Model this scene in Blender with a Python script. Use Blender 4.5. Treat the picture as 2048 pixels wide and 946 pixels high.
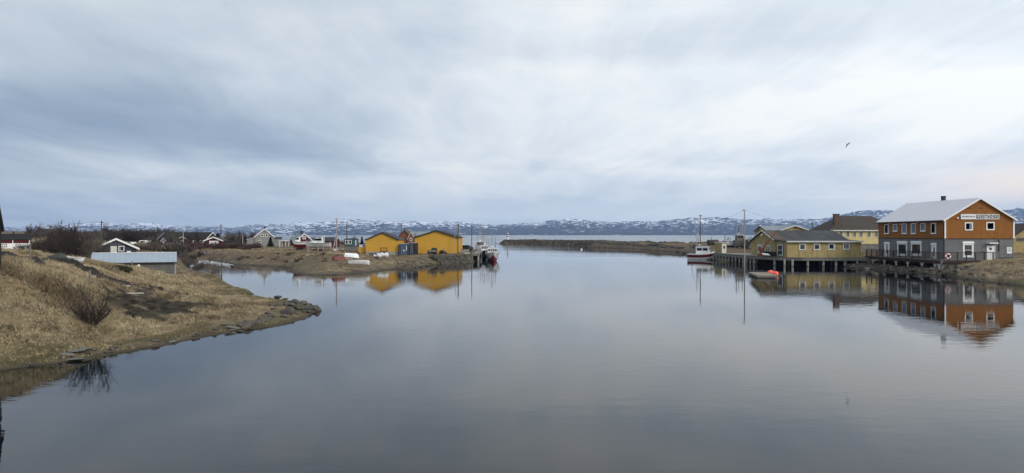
import bpy, math, random
import numpy as np
from mathutils import Vector, Matrix
random.seed(7); rng = np.random.default_rng(11)
for o in list(bpy.data.objects): bpy.data.objects.remove(o)
sc = bpy.context.scene; col = sc.collection
R = math.radians
# ------------------------------------------------------------------ camera
H = 5.6; F = 1400.0; CX = 1024.0; HY = 469.0          # eye height over the water, focal length in photo pixels
cam = bpy.data.objects.new('camera', bpy.data.cameras.new('camera')); col.objects.link(cam)
cam.location = (0, 0, H); cam.rotation_euler = (R(90), 0, 0)
cam.data.sensor_width = 36; cam.data.lens = 36 * F / 2048
cam.data.shift_y = (HY - 473.0) / 2048.0
cam.data.clip_start = 0.5; cam.data.clip_end = 60000
sc.camera = cam
# ------------------------------------------------------------------ world / sky
SUN_EL, SUN_AZ = R(30), R(132)                          # azimuth measured from +Y towards +X
w = bpy.data.worlds.new('World'); sc.world = w; w.use_nodes = True
nt = w.node_tree; N = nt.nodes; LK = nt.links
for n in list(N): N.remove(n)
def nm(tree, op, a, b=None, c=None, clamp=False):
    n = tree.nodes.new('ShaderNodeMath'); n.operation = op; n.use_clamp = clamp
    for i, v in enumerate((a, b, c)):
        if v is None: continue
        if isinstance(v, (int, float)): n.inputs[i].default_value = v
        else: tree.links.new(v, n.inputs[i])
    return n.outputs[0]
def wm(op, a, b=None, c=None, clamp=False): return nm(nt, op, a, b, c, clamp)
def comb(tree, x, y, z):
    n = tree.nodes.new('ShaderNodeCombineXYZ')
    for i, v in enumerate((x, y, z)):
        if isinstance(v, (int, float)): n.inputs[i].default_value = v
        else: tree.links.new(v, n.inputs[i])
    return n.outputs[0]
def noise(tree, vec, scale, detail=4, rough=.5, dist=0.):
    n = tree.nodes.new('ShaderNodeTexNoise'); n.inputs['Scale'].default_value = scale
    n.inputs['Detail'].default_value = detail; n.inputs['Roughness'].default_value = rough
    n.inputs['Distortion'].default_value = dist
    if vec is not None: tree.links.new(vec, n.inputs['Vector'])
    return n.outputs[0]
def ramp(tree, fac, stops):
    n = tree.nodes.new('ShaderNodeValToRGB'); e = n.color_ramp.elements
    while len(e) < len(stops): e.new(.5)
    for k, (p, c) in enumerate(stops):
        e[k].position = p; e[k].color = (*c, 1) if len(c) == 3 else c
    tree.links.new(fac, n.inputs[0]); return n.outputs[0]
def mixc(tree, fac, a, b, blend='MIX'):
    n = tree.nodes.new('ShaderNodeMix'); n.data_type = 'RGBA'; n.blend_type = blend
    for s, v in ((n.inputs[0], fac), (n.inputs[6], a), (n.inputs[7], b)):
        if isinstance(v, (int, float)): s.default_value = v
        elif isinstance(v, (tuple, list)): s.default_value = (*v, 1)
        else: tree.links.new(v, s)
    return n.outputs[2]
tc = N.new('ShaderNodeTexCoord'); sp = N.new('ShaderNodeSeparateXYZ'); LK.new(tc.outputs['Generated'], sp.inputs[0])
dx, dy, dz = sp.outputs
zc = wm('MAXIMUM', dz, 0.0)
den = wm('ADD', zc, 0.11)
u = wm('DIVIDE', dx, den); v = wm('DIVIDE', dy, den)
az = wm('ARCTAN2', dx, dy); el = wm('ARCSINE', zc)
def blob(a0, e0, sa, se, amp):
    A = wm('DIVIDE', wm('SUBTRACT', az, R(a0)), R(sa)); E = wm('DIVIDE', wm('SUBTRACT', el, R(e0)), R(se))
    return wm('MULTIPLY', wm('EXPONENT', wm('MULTIPLY', wm('ADD', wm('MULTIPLY', A, A), wm('MULTIPLY', E, E)), -1.0)), amp)
n1 = noise(nt, comb(nt, wm('MULTIPLY', u, .55), wm('MULTIPLY', v, .17), 3.7), 1.0, 6, .52, .35)   # long streaks running away
n2 = noise(nt, comb(nt, wm('MULTIPLY', u, .9), wm('MULTIPLY', v, .75), 9.1), 1.0, 5, .55, .5)      # billows
n3 = noise(nt, comb(nt, wm('MULTIPLY', az, 3.2), wm('MULTIPLY', el, 9.0), 1.3), 1.0, 3, .5, .3)     # big soft banks
L = wm('ADD', .78, wm('MULTIPLY', wm('SUBTRACT', n1, .5), 1.1))
L = wm('ADD', L, wm('MULTIPLY', wm('SUBTRACT', n2, .5), .85))
L = wm('ADD', L, wm('MULTIPLY', wm('SUBTRACT', n3, .5), .35))
n4 = noise(nt, comb(nt, wm('MULTIPLY', u, 2.6), wm('MULTIPLY', v, .8), 14.2), 1.0, 6, .62, .8)       # fine cloud texture
L = wm('ADD', L, wm('MULTIPLY', wm('SUBTRACT', n4, .5), .42))
for b in ((-34, 7.6, 14, 3.4, -.36), (-16, 7.5, 12, 2.4, -.10), (-32, 1.2, 20, 1.4, -.22), (-26, 4.4, 8, 1.0, .12), (2, 11, 10, 3.0, -.08),
          (-32, 15, 14, 3.5, .12), (31, 9, 10, 2.6, .34), (5, 15, 16, 4, -.10), (30, 15.5, 14, 2.8, .0), (26, 2.6, 9, 1.4, .05), (4, 2.4, 20, 2.2, .13)):
    L = wm('ADD', L, blob(*b))
L = wm('ADD', L, wm('MULTIPLY', az, .10))
cloud = ramp(nt, L, [(0.0, (.205, .265, .37)), (.33, (.325, .395, .49)), (.60, (.505, .570, .635)), (.83, (.675, .715, .745)), (1.0, (.79, .80, .785))])
cloud = mixc(nt, wm('MINIMUM', blob(38.5, 3.3, 8.0, 1.4, .72), 1.0), cloud, (.93, .75, .61))
cloud = mixc(nt, wm('MINIMUM', blob(2, 0.8, 30, 2.0, .55), 1.0), cloud, (.50, .615, .71))
lift = wm('ADD', 1.0, wm('MULTIPLY', wm('MAXIMUM', wm('SUBTRACT', el, R(22)), 0.0), .55))            # overcast: zenith brighter than the rim
back = wm('ADD', 1.0, wm('MULTIPLY', wm('MAXIMUM', wm('MULTIPLY', dy, -1.0), 0.0), .4))
cloud = mixc(nt, wm('MULTIPLY', wm('SUBTRACT', el, R(15)), 2.4, clamp=True), cloud, mixc(nt, .65, cloud, (.44, .51, .60)))
csc = N.new('ShaderNodeVectorMath'); csc.operation = 'SCALE'; LK.new(cloud, csc.inputs[0])
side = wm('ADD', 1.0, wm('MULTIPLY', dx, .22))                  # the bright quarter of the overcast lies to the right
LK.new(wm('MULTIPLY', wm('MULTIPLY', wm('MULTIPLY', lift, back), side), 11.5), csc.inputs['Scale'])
sky = N.new('ShaderNodeTexSky'); sky.sky_type = 'NISHITA'; sky.sun_disc = False
sky.sun_elevation = SUN_EL; sky.sun_rotation = SUN_AZ
bg = N.new('ShaderNodeBackground'); bg.inputs[1].default_value = .1
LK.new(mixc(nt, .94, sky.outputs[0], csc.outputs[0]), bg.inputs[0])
wo = N.new('ShaderNodeOutputWorld'); LK.new(bg.outputs[0], wo.inputs[0])
# ------------------------------------------------------------------ sun, exposure
sl = bpy.data.lights.new('sun', 'SUN'); sl.energy = 1.5; sl.angle = R(14); sl.color = (1, .93, .84)
so = bpy.data.objects.new('sun', sl); col.objects.link(so)
sd = Vector((math.sin(SUN_AZ) * math.cos(SUN_EL), math.cos(SUN_AZ) * math.cos(SUN_EL), math.sin(SUN_EL)))
so.rotation_euler = sd.to_track_quat('Z', 'Y').to_euler(); so.location = (20, -20, 60)
sc.view_settings.view_transform = 'Standard'; sc.view_settings.look = 'None'
sc.view_settings.exposure = 0.14; sc.view_settings.gamma = 1; sc.view_settings.use_curve_mapping = False
sc.render.engine = 'CYCLES'
# ------------------------------------------------------------------ helpers
def X(px, Y): return (px - CX) / F * Y
def Zp(py, Y): return H + (HY - py) / F * Y
def Dw(py): return H * F / (py - HY)
class MB:
    def __init__(s): s.v = []; s.f = []
    def add(s, vs, fs):
        k = len(s.v); s.v += [tuple(p) for p in vs]; s.f += [tuple(i + k for i in f) for f in fs]; return s
    def box(s, x0, y0, z0, x1, y1, z1):
        return s.add([(x0,y0,z0),(x1,y0,z0),(x1,y1,z0),(x0,y1,z0),(x0,y0,z1),(x1,y0,z1),(x1,y1,z1),(x0,y1,z1)],
                     [(0,3,2,1),(4,5,6,7),(0,1,5,4),(1,2,6,5),(2,3,7,6),(3,0,4,7)])
    def bar(s, p, q, a, b=None, up=(0,0,1)):
        b = b or a; p = Vector(p); q = Vector(q); d = (q - p).normalized(); up = Vector(up)
        if abs(d.dot(up)) > .98: up = Vector((0, 1, 0))
        sx = d.cross(up).normalized() * a / 2; sy = sx.cross(d).normalized() * b / 2
        vs = [c + i * sx + j * sy for c in (p, q) for i, j in ((-1,-1),(1,-1),(1,1),(-1,1))]
        return s.add(vs, [(0,1,2,3),(7,6,5,4),(0,4,5,1),(1,5,6,2),(2,6,7,3),(3,7,4,0)])
    def tube(s, p, q, r0, r1=None, n=8, cap=True):
        r1 = r0 if r1 is None else r1; p = Vector(p); q = Vector(q); d = (q - p).normalized()
        up = Vector((0,0,1)) if abs(d.z) < .95 else Vector((1,0,0))
        a = d.cross(up).normalized(); b = d.cross(a)
        vs = []
        for c, r in ((p, r0), (q, r1)):
            for k in range(n):
                t = 2 * math.pi * k / n; vs.append(c + (a * math.cos(t) + b * math.sin(t)) * r)
        fs = [(k, (k + 1) % n, n + (k + 1) % n, n + k) for k in range(n)]
        if cap: fs += [tuple(range(n))[::-1], tuple(range(n, 2 * n))]
        return s.add(vs, fs)
    def lathe(s, prof, c=(0,0,0), n=16):
        k0 = len(s.v); c = Vector(c); vs = []
        for r, z in prof:
            for k in range(n):
                t = 2 * math.pi * k / n; vs.append((c.x + r * math.cos(t), c.y + r * math.sin(t), c.z + z))
        fs = []
        for i in range(len(prof) - 1):
            for k in range(n): fs.append((i*n+k, i*n+(k+1)%n, (i+1)*n+(k+1)%n, (i+1)*n+k))
        fs += [tuple(range(n))[::-1], tuple(range((len(prof)-1)*n, len(prof)*n))]
        return s.add(vs, fs)
    def prism(s, pts, ext):
        n = len(pts); e = Vector(ext); vs = [Vector(p) for p in pts] + [Vector(p) + e for p in pts]
        return s.add(vs, [tuple(range(n))[::-1], tuple(range(n, 2*n))] + [(k, (k+1)%n, n+(k+1)%n, n+k) for k in range(n)])
    def ball(s, c, r, n=10, m=7, sq=(1,1,1)):
        prof = [(max(1e-3, math.sin(math.pi*i/m)) * r, -math.cos(math.pi*i/m) * r) for i in range(m + 1)]
        k0 = len(s.v); s.lathe(prof, (0,0,0), n)
        s.v[k0:] = [(c[0]+p[0]*sq[0], c[1]+p[1]*sq[1], c[2]+p[2]*sq[2]) for p in s.v[k0:]]; return s
    def build(s, name, mat, parent=None, smooth=False, loc=None, rz=0.):
        me = bpy.data.meshes.new(name); me.from_pydata(s.v, [], s.f); me.update()
        import bmesh
        bm = bmesh.new(); bm.from_mesh(me); bmesh.ops.recalc_face_normals(bm, faces=bm.faces[:]); bm.to_mesh(me); bm.free()
        o = bpy.data.objects.new(name, me); col.objects.link(o)
        if mat: me.materials.append(mat)
        if parent: o.parent = parent
        if loc is not None: o.location = loc
        o.rotation_euler.z = rz
        if smooth: me.polygons.foreach_set('use_smooth', [True] * len(me.polygons))
        return o
def tag(o, label=None, cat=None, group=None, kind=None):
    if label: o['label'] = label
    if cat: o['category'] = cat
    if group: o['group'] = group
    if kind: o['kind'] = kind
    return o
def empty(name, loc, rz=0., label=None, cat=None, group=None):
    o = bpy.data.objects.new(name, None); col.objects.link(o); o.location = loc; o.rotation_euler = (0, 0, rz)
    o.empty_display_size = .3
    return tag(o, label, cat, group)
def kids(o): return [c for c in bpy.data.objects if c.parent == o]
def copy_tree(o, parent=None):
    c = o.copy(); col.objects.link(c)
    if parent: c.parent = parent
    for ch in kids(o): copy_tree(ch, c)
    return c
# ------------------------------------------------------------------ materials
def pm(name):
    m = bpy.data.materials.new(name); m.use_nodes = True; t = m.node_tree
    return m, t, t.nodes['Principled BSDF']
def mat(name, c, rough=.75, var=.25, scale=1.5, boards=0., streak=0., bump=.15, metal=0., dirt=None, dirtamt=.0, horiz=False, blocks=None, corr=0., tide=0.):
    """generic weathered surface: two-scale colour variation, optional vertical boards / rain streaks / block courses / corrugation"""
    m, t, p = pm(name); L_ = t.links
    tc = t.nodes.new('ShaderNodeTexCoord'); ob = tc.outputs['Object']
    so_ = t.nodes.new('ShaderNodeSeparateXYZ'); L_.new(ob, so_.inputs[0])
    ns = t.nodes.new('ShaderNodeSeparateXYZ'); L_.new(tc.outputs['Normal'], ns.inputs[0])
    ax = nm(t, 'ABSOLUTE', ns.outputs[0]); ay = nm(t, 'ABSOLUTE', ns.outputs[1])
    sw = nm(t, 'GREATER_THAN', ax, ay)
    uu = nm(t, 'ADD', nm(t, 'MULTIPLY', so_.outputs[1], sw), nm(t, 'MULTIPLY', so_.outputs[0], nm(t, 'SUBTRACT', 1.0, sw)))
    zz = so_.outputs[2]
    oi = t.nodes.new('ShaderNodeObjectInfo')
    a = noise(t, ob, scale, 5, .6); b = noise(t, ob, scale * 9, 3, .6)
    f = nm(t, 'ADD', nm(t, 'MULTIPLY', nm(t, 'SUBTRACT', a, .5), 1.6), nm(t, 'MULTIPLY', nm(t, 'SUBTRACT', b, .5), .9))
    hgt = None
    if boards:
        q = zz if horiz else uu
        fr = nm(t, 'FRACT', nm(t, 'DIVIDE', q, boards))
        gap = nm(t, 'LESS_THAN', fr, .14)
        idn = t.nodes.new('ShaderNodeTexWhiteNoise'); idn.noise_dimensions = '1D'; L_.new(nm(t, 'FLOOR', nm(t, 'DIVIDE', q, boards)), idn.inputs['W'])
        f = nm(t, 'ADD', f, nm(t, 'MULTIPLY', nm(t, 'SUBTRACT', idn.outputs[0], .5), .55))
        f = nm(t, 'SUBTRACT', f, nm(t, 'MULTIPLY', gap, .9)); hgt = nm(t, 'SUBTRACT', 1.0, gap)
    if corr:
        hgt = nm(t, 'SINE', nm(t, 'MULTIPLY', so_.outputs[0], 2 * math.pi / corr))
    if blocks:
        bt = t.nodes.new('ShaderNodeTexBrick'); L_.new(comb(t, uu, zz, 0), bt.inputs[0]); bt.inputs['Scale'].default_value = 1
        bt.inputs['Brick Width'].default_value = blocks[0]; bt.inputs['Row Height'].default_value = blocks[1]; bt.inputs['Mortar Size'].default_value = .018
        bt.inputs['Color1'].default_value = (1,1,1,1); bt.inputs['Color2'].default_value = (.55,.55,.55,1); bt.inputs['Mortar'].default_value = (.2,.2,.2,1)
        f = nm(t, 'ADD', f, nm(t, 'MULTIPLY', nm(t, 'SUBTRACT', bt.outputs[0], .75), 1.3)); hgt = bt.outputs[0]
    val = nm(t, 'MAXIMUM', nm(t, 'ADD', 1.0, nm(t, 'MULTIPLY', f, var)), .05)
    sc_ = t.nodes.new('ShaderNodeVectorMath'); sc_.operation = 'SCALE'; sc_.inputs[0].default_value = c; L_.new(val, sc_.inputs['Scale'])
    out = sc_.outputs[0]
    if streak or dirt:
        sn = noise(t, comb(t, nm(t, 'MULTIPLY', uu, 3.0), nm(t, 'MULTIPLY', zz, .35), 0), 1.0, 5, .65)
        d2 = noise(t, ob, .9, 4, .6)
        k = nm(t, 'MULTIPLY', nm(t, 'SUBTRACT', nm(t, 'ADD', sn, nm(t, 'MULTIPLY', d2, .6)), .72), 4.0, clamp=True)
        out = mixc(t, nm(t, 'MULTIPLY', k, dirtamt or streak), out, dirt or (c[0]*.35, c[1]*.33, c[2]*.3))
    if tide:
        tk = nm(t, 'MULTIPLY', nm(t, 'SUBTRACT', nm(t, 'ADD', tide, nm(t, 'MULTIPLY', a, .8)), zz), 2.2, clamp=True)
        out = mixc(t, nm(t, 'MULTIPLY', tk, .85), out, (.012, .012, .009))
    L_.new(out, p.inputs['Base Color'])
    p.inputs['Roughness'].default_value = rough; p.inputs['Metallic'].default_value = metal; p.inputs['Specular IOR Level'].default_value = .5 if rough < .55 else .18
    if bump:
        bn = t.nodes.new('ShaderNodeBump'); bn.inputs['Strength'].default_value = bump; bn.inputs['Distance'].default_value = .03
        hh = nm(t, 'MULTIPLY', b, .6)
        if hgt is not None: hh = nm(t, 'ADD', hh, hgt)
        L_.new(hh, bn.inputs['Height']); L_.new(bn.outputs[0], p.inputs['Normal'])
    return m
M = {}
M['orange'] = mat('orange_boards', (.27, .108, .023), .7, .2, .8, boards=.19, streak=.25, bump=.5)
M['grey_plaster'] = mat('grey_plaster', (.165, .165, .165), .9, .22, .7, streak=.35, bump=.25)
M['white'] = mat('white_paint', (.78, .78, .76), .5, .08, 2, streak=.12, bump=.05)
M['offwhite'] = mat('weathered_white', (.62, .62, .58), .7, .16, 2, streak=.35, bump=.1)
M['metal_roof'] = mat('white_metal_roof', (.54, .52, .54), .5, .10, .5, bump=.25, corr=.25)
M['glass'] = mat('window_glass', (.012, .016, .022), .06, .3, 1.2, bump=0)
M['curtain'] = mat('curtain_cloth', (.17, .20, .26), .9, .2, 6, bump=0)
M['trim_dark'] = mat('dark_trim', (.03, .03, .032), .6, .2, 2)
M['black_pipe'] = mat('black_pipe', (.02, .02, .022), .4, .2, 3)
M['ochre'] = mat('ochre_boards', (.395, .305, .135), .8, .18, .8, boards=.16, dirt=(.10, .085, .05), dirtamt=.5, bump=.5)
M['pale_yellow'] = mat('pale_yellow_boards', (.64, .52, .25), .8, .14, .8, boards=.16, streak=.2, bump=.4)
M['yellow'] = mat('deep_yellow_boards', (.54, .30, .042), .7, .09, .6, boards=.18, streak=.12, bump=.4)
M['felt'] = mat('roofing_felt', (.044, .046, .046), .9, .35, .5, streak=.3, bump=.3, dirt=(.14, .14, .13), dirtamt=.35)
M['brown_roof'] = mat('brown_slate_roof', (.060, .049, .040), .85, .3, .6, bump=.6, blocks=(.5, .32))
M['brown_felt'] = mat('rusty_roof', (.11, .080, .058), .9, .35, .8, streak=.4, bump=.3)
M['dark_roof'] = mat('dark_roof', (.042, .042, .046), .8, .25, .7, bump=.5, blocks=(.6, .35))
M['grey_roof'] = mat('grey_metal_roof', (.20, .22, .235), .6, .15, .6, bump=.3, corr=.3)
M['blue_roof'] = mat('pale_blue_sheet_roof', (.27, .315, .36), .5, .10, .8, bump=.3, corr=.55, streak=.14)
M['blocks'] = mat('concrete_blocks', (.135, .130, .125), .95, .28, 1.2, blocks=(.5, .24), bump=.6, streak=.3)
M['concrete'] = mat('concrete', (.30, .29, .27), .9, .22, 1, streak=.4, bump=.3)
M['concrete_dark'] = mat('dark_concrete', (.16, .16, .155), .9, .35, .8, streak=.5, bump=.3)
M['red_wall'] = mat('red_boards', (.085, .015, .016), .8, .15, 1, boards=.15, bump=.4)
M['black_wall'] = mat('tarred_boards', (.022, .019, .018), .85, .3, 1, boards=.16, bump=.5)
M['slate_wall'] = mat('slate_grey_boards', (.055, .057, .060), .85, .2, 1, boards=.15, bump=.4)
M['brown_wall'] = mat('dark_brown_boards', (.062, .052, .046), .85, .25, 1, boards=.15, bump=.4, horiz=True)
M['grey_wall'] = mat('grey_house_boards', (.245, .245, .225), .85, .15, 1, boards=.15, bump=.4, streak=.25)
M['bluegrey'] = mat('bluegrey_boards', (.085, .098, .112), .8, .2, 1, boards=.12, bump=.3)
M['teal'] = mat('teal_boards', (.050, .095, .105), .8, .2, 1, boards=.12, bump=.3)
M['brick'] = mat('orange_brick', (.23, .098, .054), .9, .3, 1, blocks=(.25, .08), bump=.3)
M['chimney_brick'] = mat('chimney_brick', (.13, .082, .065), .95, .3, 1.5, blocks=(.25, .08), bump=.4)
M['grey_wood'] = mat('grey_timber', (.185, .170, .150), .9, .35, 2.5, streak=.4, bump=.4)
M['pile_wood'] = mat('old_pile_timber', (.33, .31, .28), .95, .45, 2.0, dirt=(.03, .03, .025), dirtamt=.55, bump=.6, tide=-.12)
M['deck_wood'] = mat('deck_planks', (.21, .20, .18), .9, .3, 1.2, boards=.15, bump=.5)
M['dock_wood'] = mat('dock_planks', (.235, .195, .145), .9, .25, 1.2, boards=.14, bump=.5)
M['brown_rail'] = mat('brown_stained_timber', (.045, .028, .024), .8, .3, 2, bump=.2)
M['pole_wood'] = mat('pole_timber', (.10, .085, .072), .95, .3, 2, bump=.4)
M['pole_grey'] = mat('bleached_pole', (.30, .285, .265), .95, .25, 2, bump=.4)
M['rust_red'] = mat('rusty_red_paint', (.17, .06, .05), .8, .4, 2, bump=.2)
M['rust'] = mat('rust', (.062, .045, .040), .9, .5, 1.5, bump=.3)
M['crane'] = mat('rusty_orange_paint', (.24, .095, .05), .75, .4, 3, streak=.4, bump=.1)
M['boat_white'] = mat('boat_gelcoat', (.80, .80, .79), .3, .06, 1.5, streak=.10, bump=.02)
M['boat_grey'] = mat('grey_hull_paint', (.42, .43, .43), .4, .10, 1.5, streak=.25, bump=.03)
M['boat_red'] = mat('dark_red_hull_paint', (.15, .012, .020), .45, .2, 1.5, streak=.3, bump=.03)
M['boat_blue'] = mat('dark_blue_hull_paint', (.020, .028, .055), .4, .2, 1.5, bump=.03)
M['rib_red'] = mat('faded_red_hull_paint', (.20, .066, .055), .6, .25, 1.5, streak=.4)
M['steel'] = mat('galvanised_steel', (.33, .34, .35), .45, .2, 3, metal=.4, bump=.02)
M['rubber'] = mat('black_rubber', (.018, .018, .018), .8, .2, 3)
M['container'] = mat('blue_container_steel', (.045, .075, .125), .6, .15, 1, boards=.22, streak=.3, bump=.6)
M['container_navy'] = mat('navy_container_steel', (.014, .020, .042), .6, .2, 1, boards=.22, streak=.3, bump=.6)
M['tarp'] = mat('dark_green_tarpaulin', (.045, .052, .043), .6, .5, 3, bump=.5)
M['net'] = mat('green_fishing_net', (.022, .040, .028), .95, .5, 6, bump=.8)
M['buoy'] = mat('coral_buoy_vinyl', (.86, .10, .055), .45, .10, 3, bump=.0)
M['ring_red'] = mat('red_lifebuoy_band', (.55, .05, .04), .5, .1, 3, bump=0)
M['rock'] = mat('shore_rock', (.080, .072, .059), .95, .45, 1.3, bump=.8, dirt=(.20, .18, .14), dirtamt=.4)
M['rock_grey'] = mat('pale_slab_rock', (.14, .135, .122), .95, .35, 1.3, bump=.8, dirt=(.08, .075, .06), dirtamt=.5)
M['rock_dark'] = mat('wet_dark_rock', (.055, .052, .047), .8, .4, 1.3, bump=.8)
M['mole_rock'] = mat('mole_rock', (.085, .076, .064), .95, .5, .8, bump=.6)
M['quay_stone'] = mat('quay_stone', (.092, .084, .070), .95, .6, .9, bump=1.0, dirt=(.13, .115, .085), dirtamt=.35)
M['stone_wall'] = mat('dry_stone_quay', (.115, .108, .095), .95, .55, 1.1, blocks=(1.1, .42), bump=1.0)
M['twig'] = mat('dark_twigs', (.050, .037, .033), .95, .35, 1.0, bump=0)
M['twig_red'] = mat('reddish_twigs', (.075, .042, .036), .95, .35, 1.0, bump=0)
M['twig_grey'] = mat('grey_twigs', (.115, .098, .082), .95, .35, 1.0, bump=0)
M['conifer'] = mat('conifer_needles', (.020, .030, .020), .95, .4, 2, bump=0)
M['juniper'] = mat('juniper_needles', (.045, .050, .024), .95, .5, 3, bump=0)
M['bark'] = mat('bark', (.07, .055, .045), .95, .3, 3)
M['sign_white'] = mat('sign_board', (.72, .72, .70), .6, .05, 2, bump=0)
M['sign_ink'] = mat('sign_lettering', (.05, .052, .058), .6, .05, 2, bump=0)
M['sign_grey'] = mat('thin_sign_lettering', (.16, .16, .165), .6, .05, 2, bump=0)
M['gull'] = mat('gull_feathers', (.018, .018, .02), .8, .2, 8, bump=0)
M['wire'] = mat('wire', (.05, .05, .055), .6, 0, 1, bump=0)
M['bag'] = mat('white_woven_bags', (.62, .62, .62), .8, .15, 4, bump=.3)
M['lamp_white'] = mat('lamp_housing', (.82, .80, .74), .4, .05, 3, bump=0)
# ------------------------------------------------------------------ terrain height model (pixel, distance, height) control points
def fade(t): return t * t * t * (t * (t * 6 - 15) + 10)
_perm = rng.permutation(512)
def vnoise(x, y, seed=0):
    xi = np.floor(x).astype(int); yi = np.floor(y).astype(int); fx = fade(x - xi); fy = fade(y - yi)
    def h(a, b):
        k = (a * 374761393 + b * 668265263 + seed * 1442695041) & 0xffffffff
        k = ((k ^ (k >> 13)) * 1274126177) & 0xffffffff
        return ((k ^ (k >> 16)) & 0xffff) / 65535.0
    return (h(xi, yi)*(1-fx) + h(xi+1, yi)*fx)*(1-fy) + (h(xi, yi+1)*(1-fx) + h(xi+1, yi+1)*fx)*fy - .5
def fbm(x, y, o=4, seed=0, g=.5):
    r = 0; a = 1.
    for k in range(o): r = r + a * vnoise(x * 2**k, y * 2**k, seed + k); a *= g
    return r
SH_L = [(-500, 23), (-250, 26), (-100, 27.6)] + [(p, Dw(y)) for p, y in (
    (0,741),(50,735),(110,728),(135,723),(175,722),(205,713),(270,702),(330,690),(400,676),(450,667),(480,662),(530,655),(575,649),(606,638),(622,628),(640,622),
    (622,616),(604,610),(575,604),(548,600),(515,597),(491,594),(497,591),(511,587),(490,583),(470,578),(447,570),(437,565),(433,560),(422,556),
    (402,549),(384,542),(372,536),(372,530),(385,524),(410,521.5),(440,524),(463,529),(490,530.5),(520,532),(550,534),(580,535.5),(584,540),(577,544.5),(590,547.5),(612,550),
    (651,551.5),(682,550.5),(700,549),(729,546),(766,540),(800,538),(829,536),(850,533),(863,530.5),(880,527.5),(900,525.5))] + [
    (944, 142.5), (950, 144), (952, 165), (958, 195), (955, 206), (900, 235), (800, 300), (640, 380), (520, 430), (440, 560), (380, 900), (-1200, 1200), (-3000, 60), (-1500, 20)]
SH_R = [(3200, 40), (2300, 62)] + [(p, Dw(y)) for p, y in (
    (2120,580),(2048,572),(1990,566),(1940,560),(1890,553),(1850,548),(1800,543.5),(1750,539.5),(1712,536.5),(1690,534),(1677,531.5),(1640,528),(1560,526.5),(1480,525),(1440,523),
    (1430,521),(1415,517),(1400,513),(1378,509),(1353,504),(1335,503),(1300,500),(1280,498.3),(1240,496.6),(1180,494),(1140,492.2),(1100,491.2),(1050,490),(1003,489.2))] + [
    (1000, 400), (1010, 408), (1060, 392), (1110, 372), (1190, 336), (1280, 300), (1380, 268), (1480, 262), (1600, 280), (1800, 320), (2200, 420), (3200, 600)]
def wp(l): return np.array([(X(p, d), d) for p, d in l])
POLY = [wp(SH_L), wp(SH_R)]
def sdist(x, y):
    best = np.full(x.shape, -1e9); 
    for P in POLY:
        dmin = np.full(x.shape, 1e9); ins = np.zeros(x.shape, bool)
        for (ax, ay), (bx, by) in zip(P, np.roll(P, -1, 0)):
            ex, ey = bx-ax, by-ay; t = np.clip(((x-ax)*ex + (y-ay)*ey) / (ex*ex+ey*ey), 0, 1)
            dmin = np.minimum(dmin, (x-ax-t*ex)**2 + (y-ay-t*ey)**2)
            c = ((ay > y) != (by > y)); 
            with np.errstate(divide='ignore', invalid='ignore'): xx = (bx-ax)*(y-ay)/(by-ay) + ax
            ins ^= c & (x < xx)
        d = np.sqrt(dmin); best = np.maximum(best, np.where(ins, d, -d))
    return best
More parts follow.
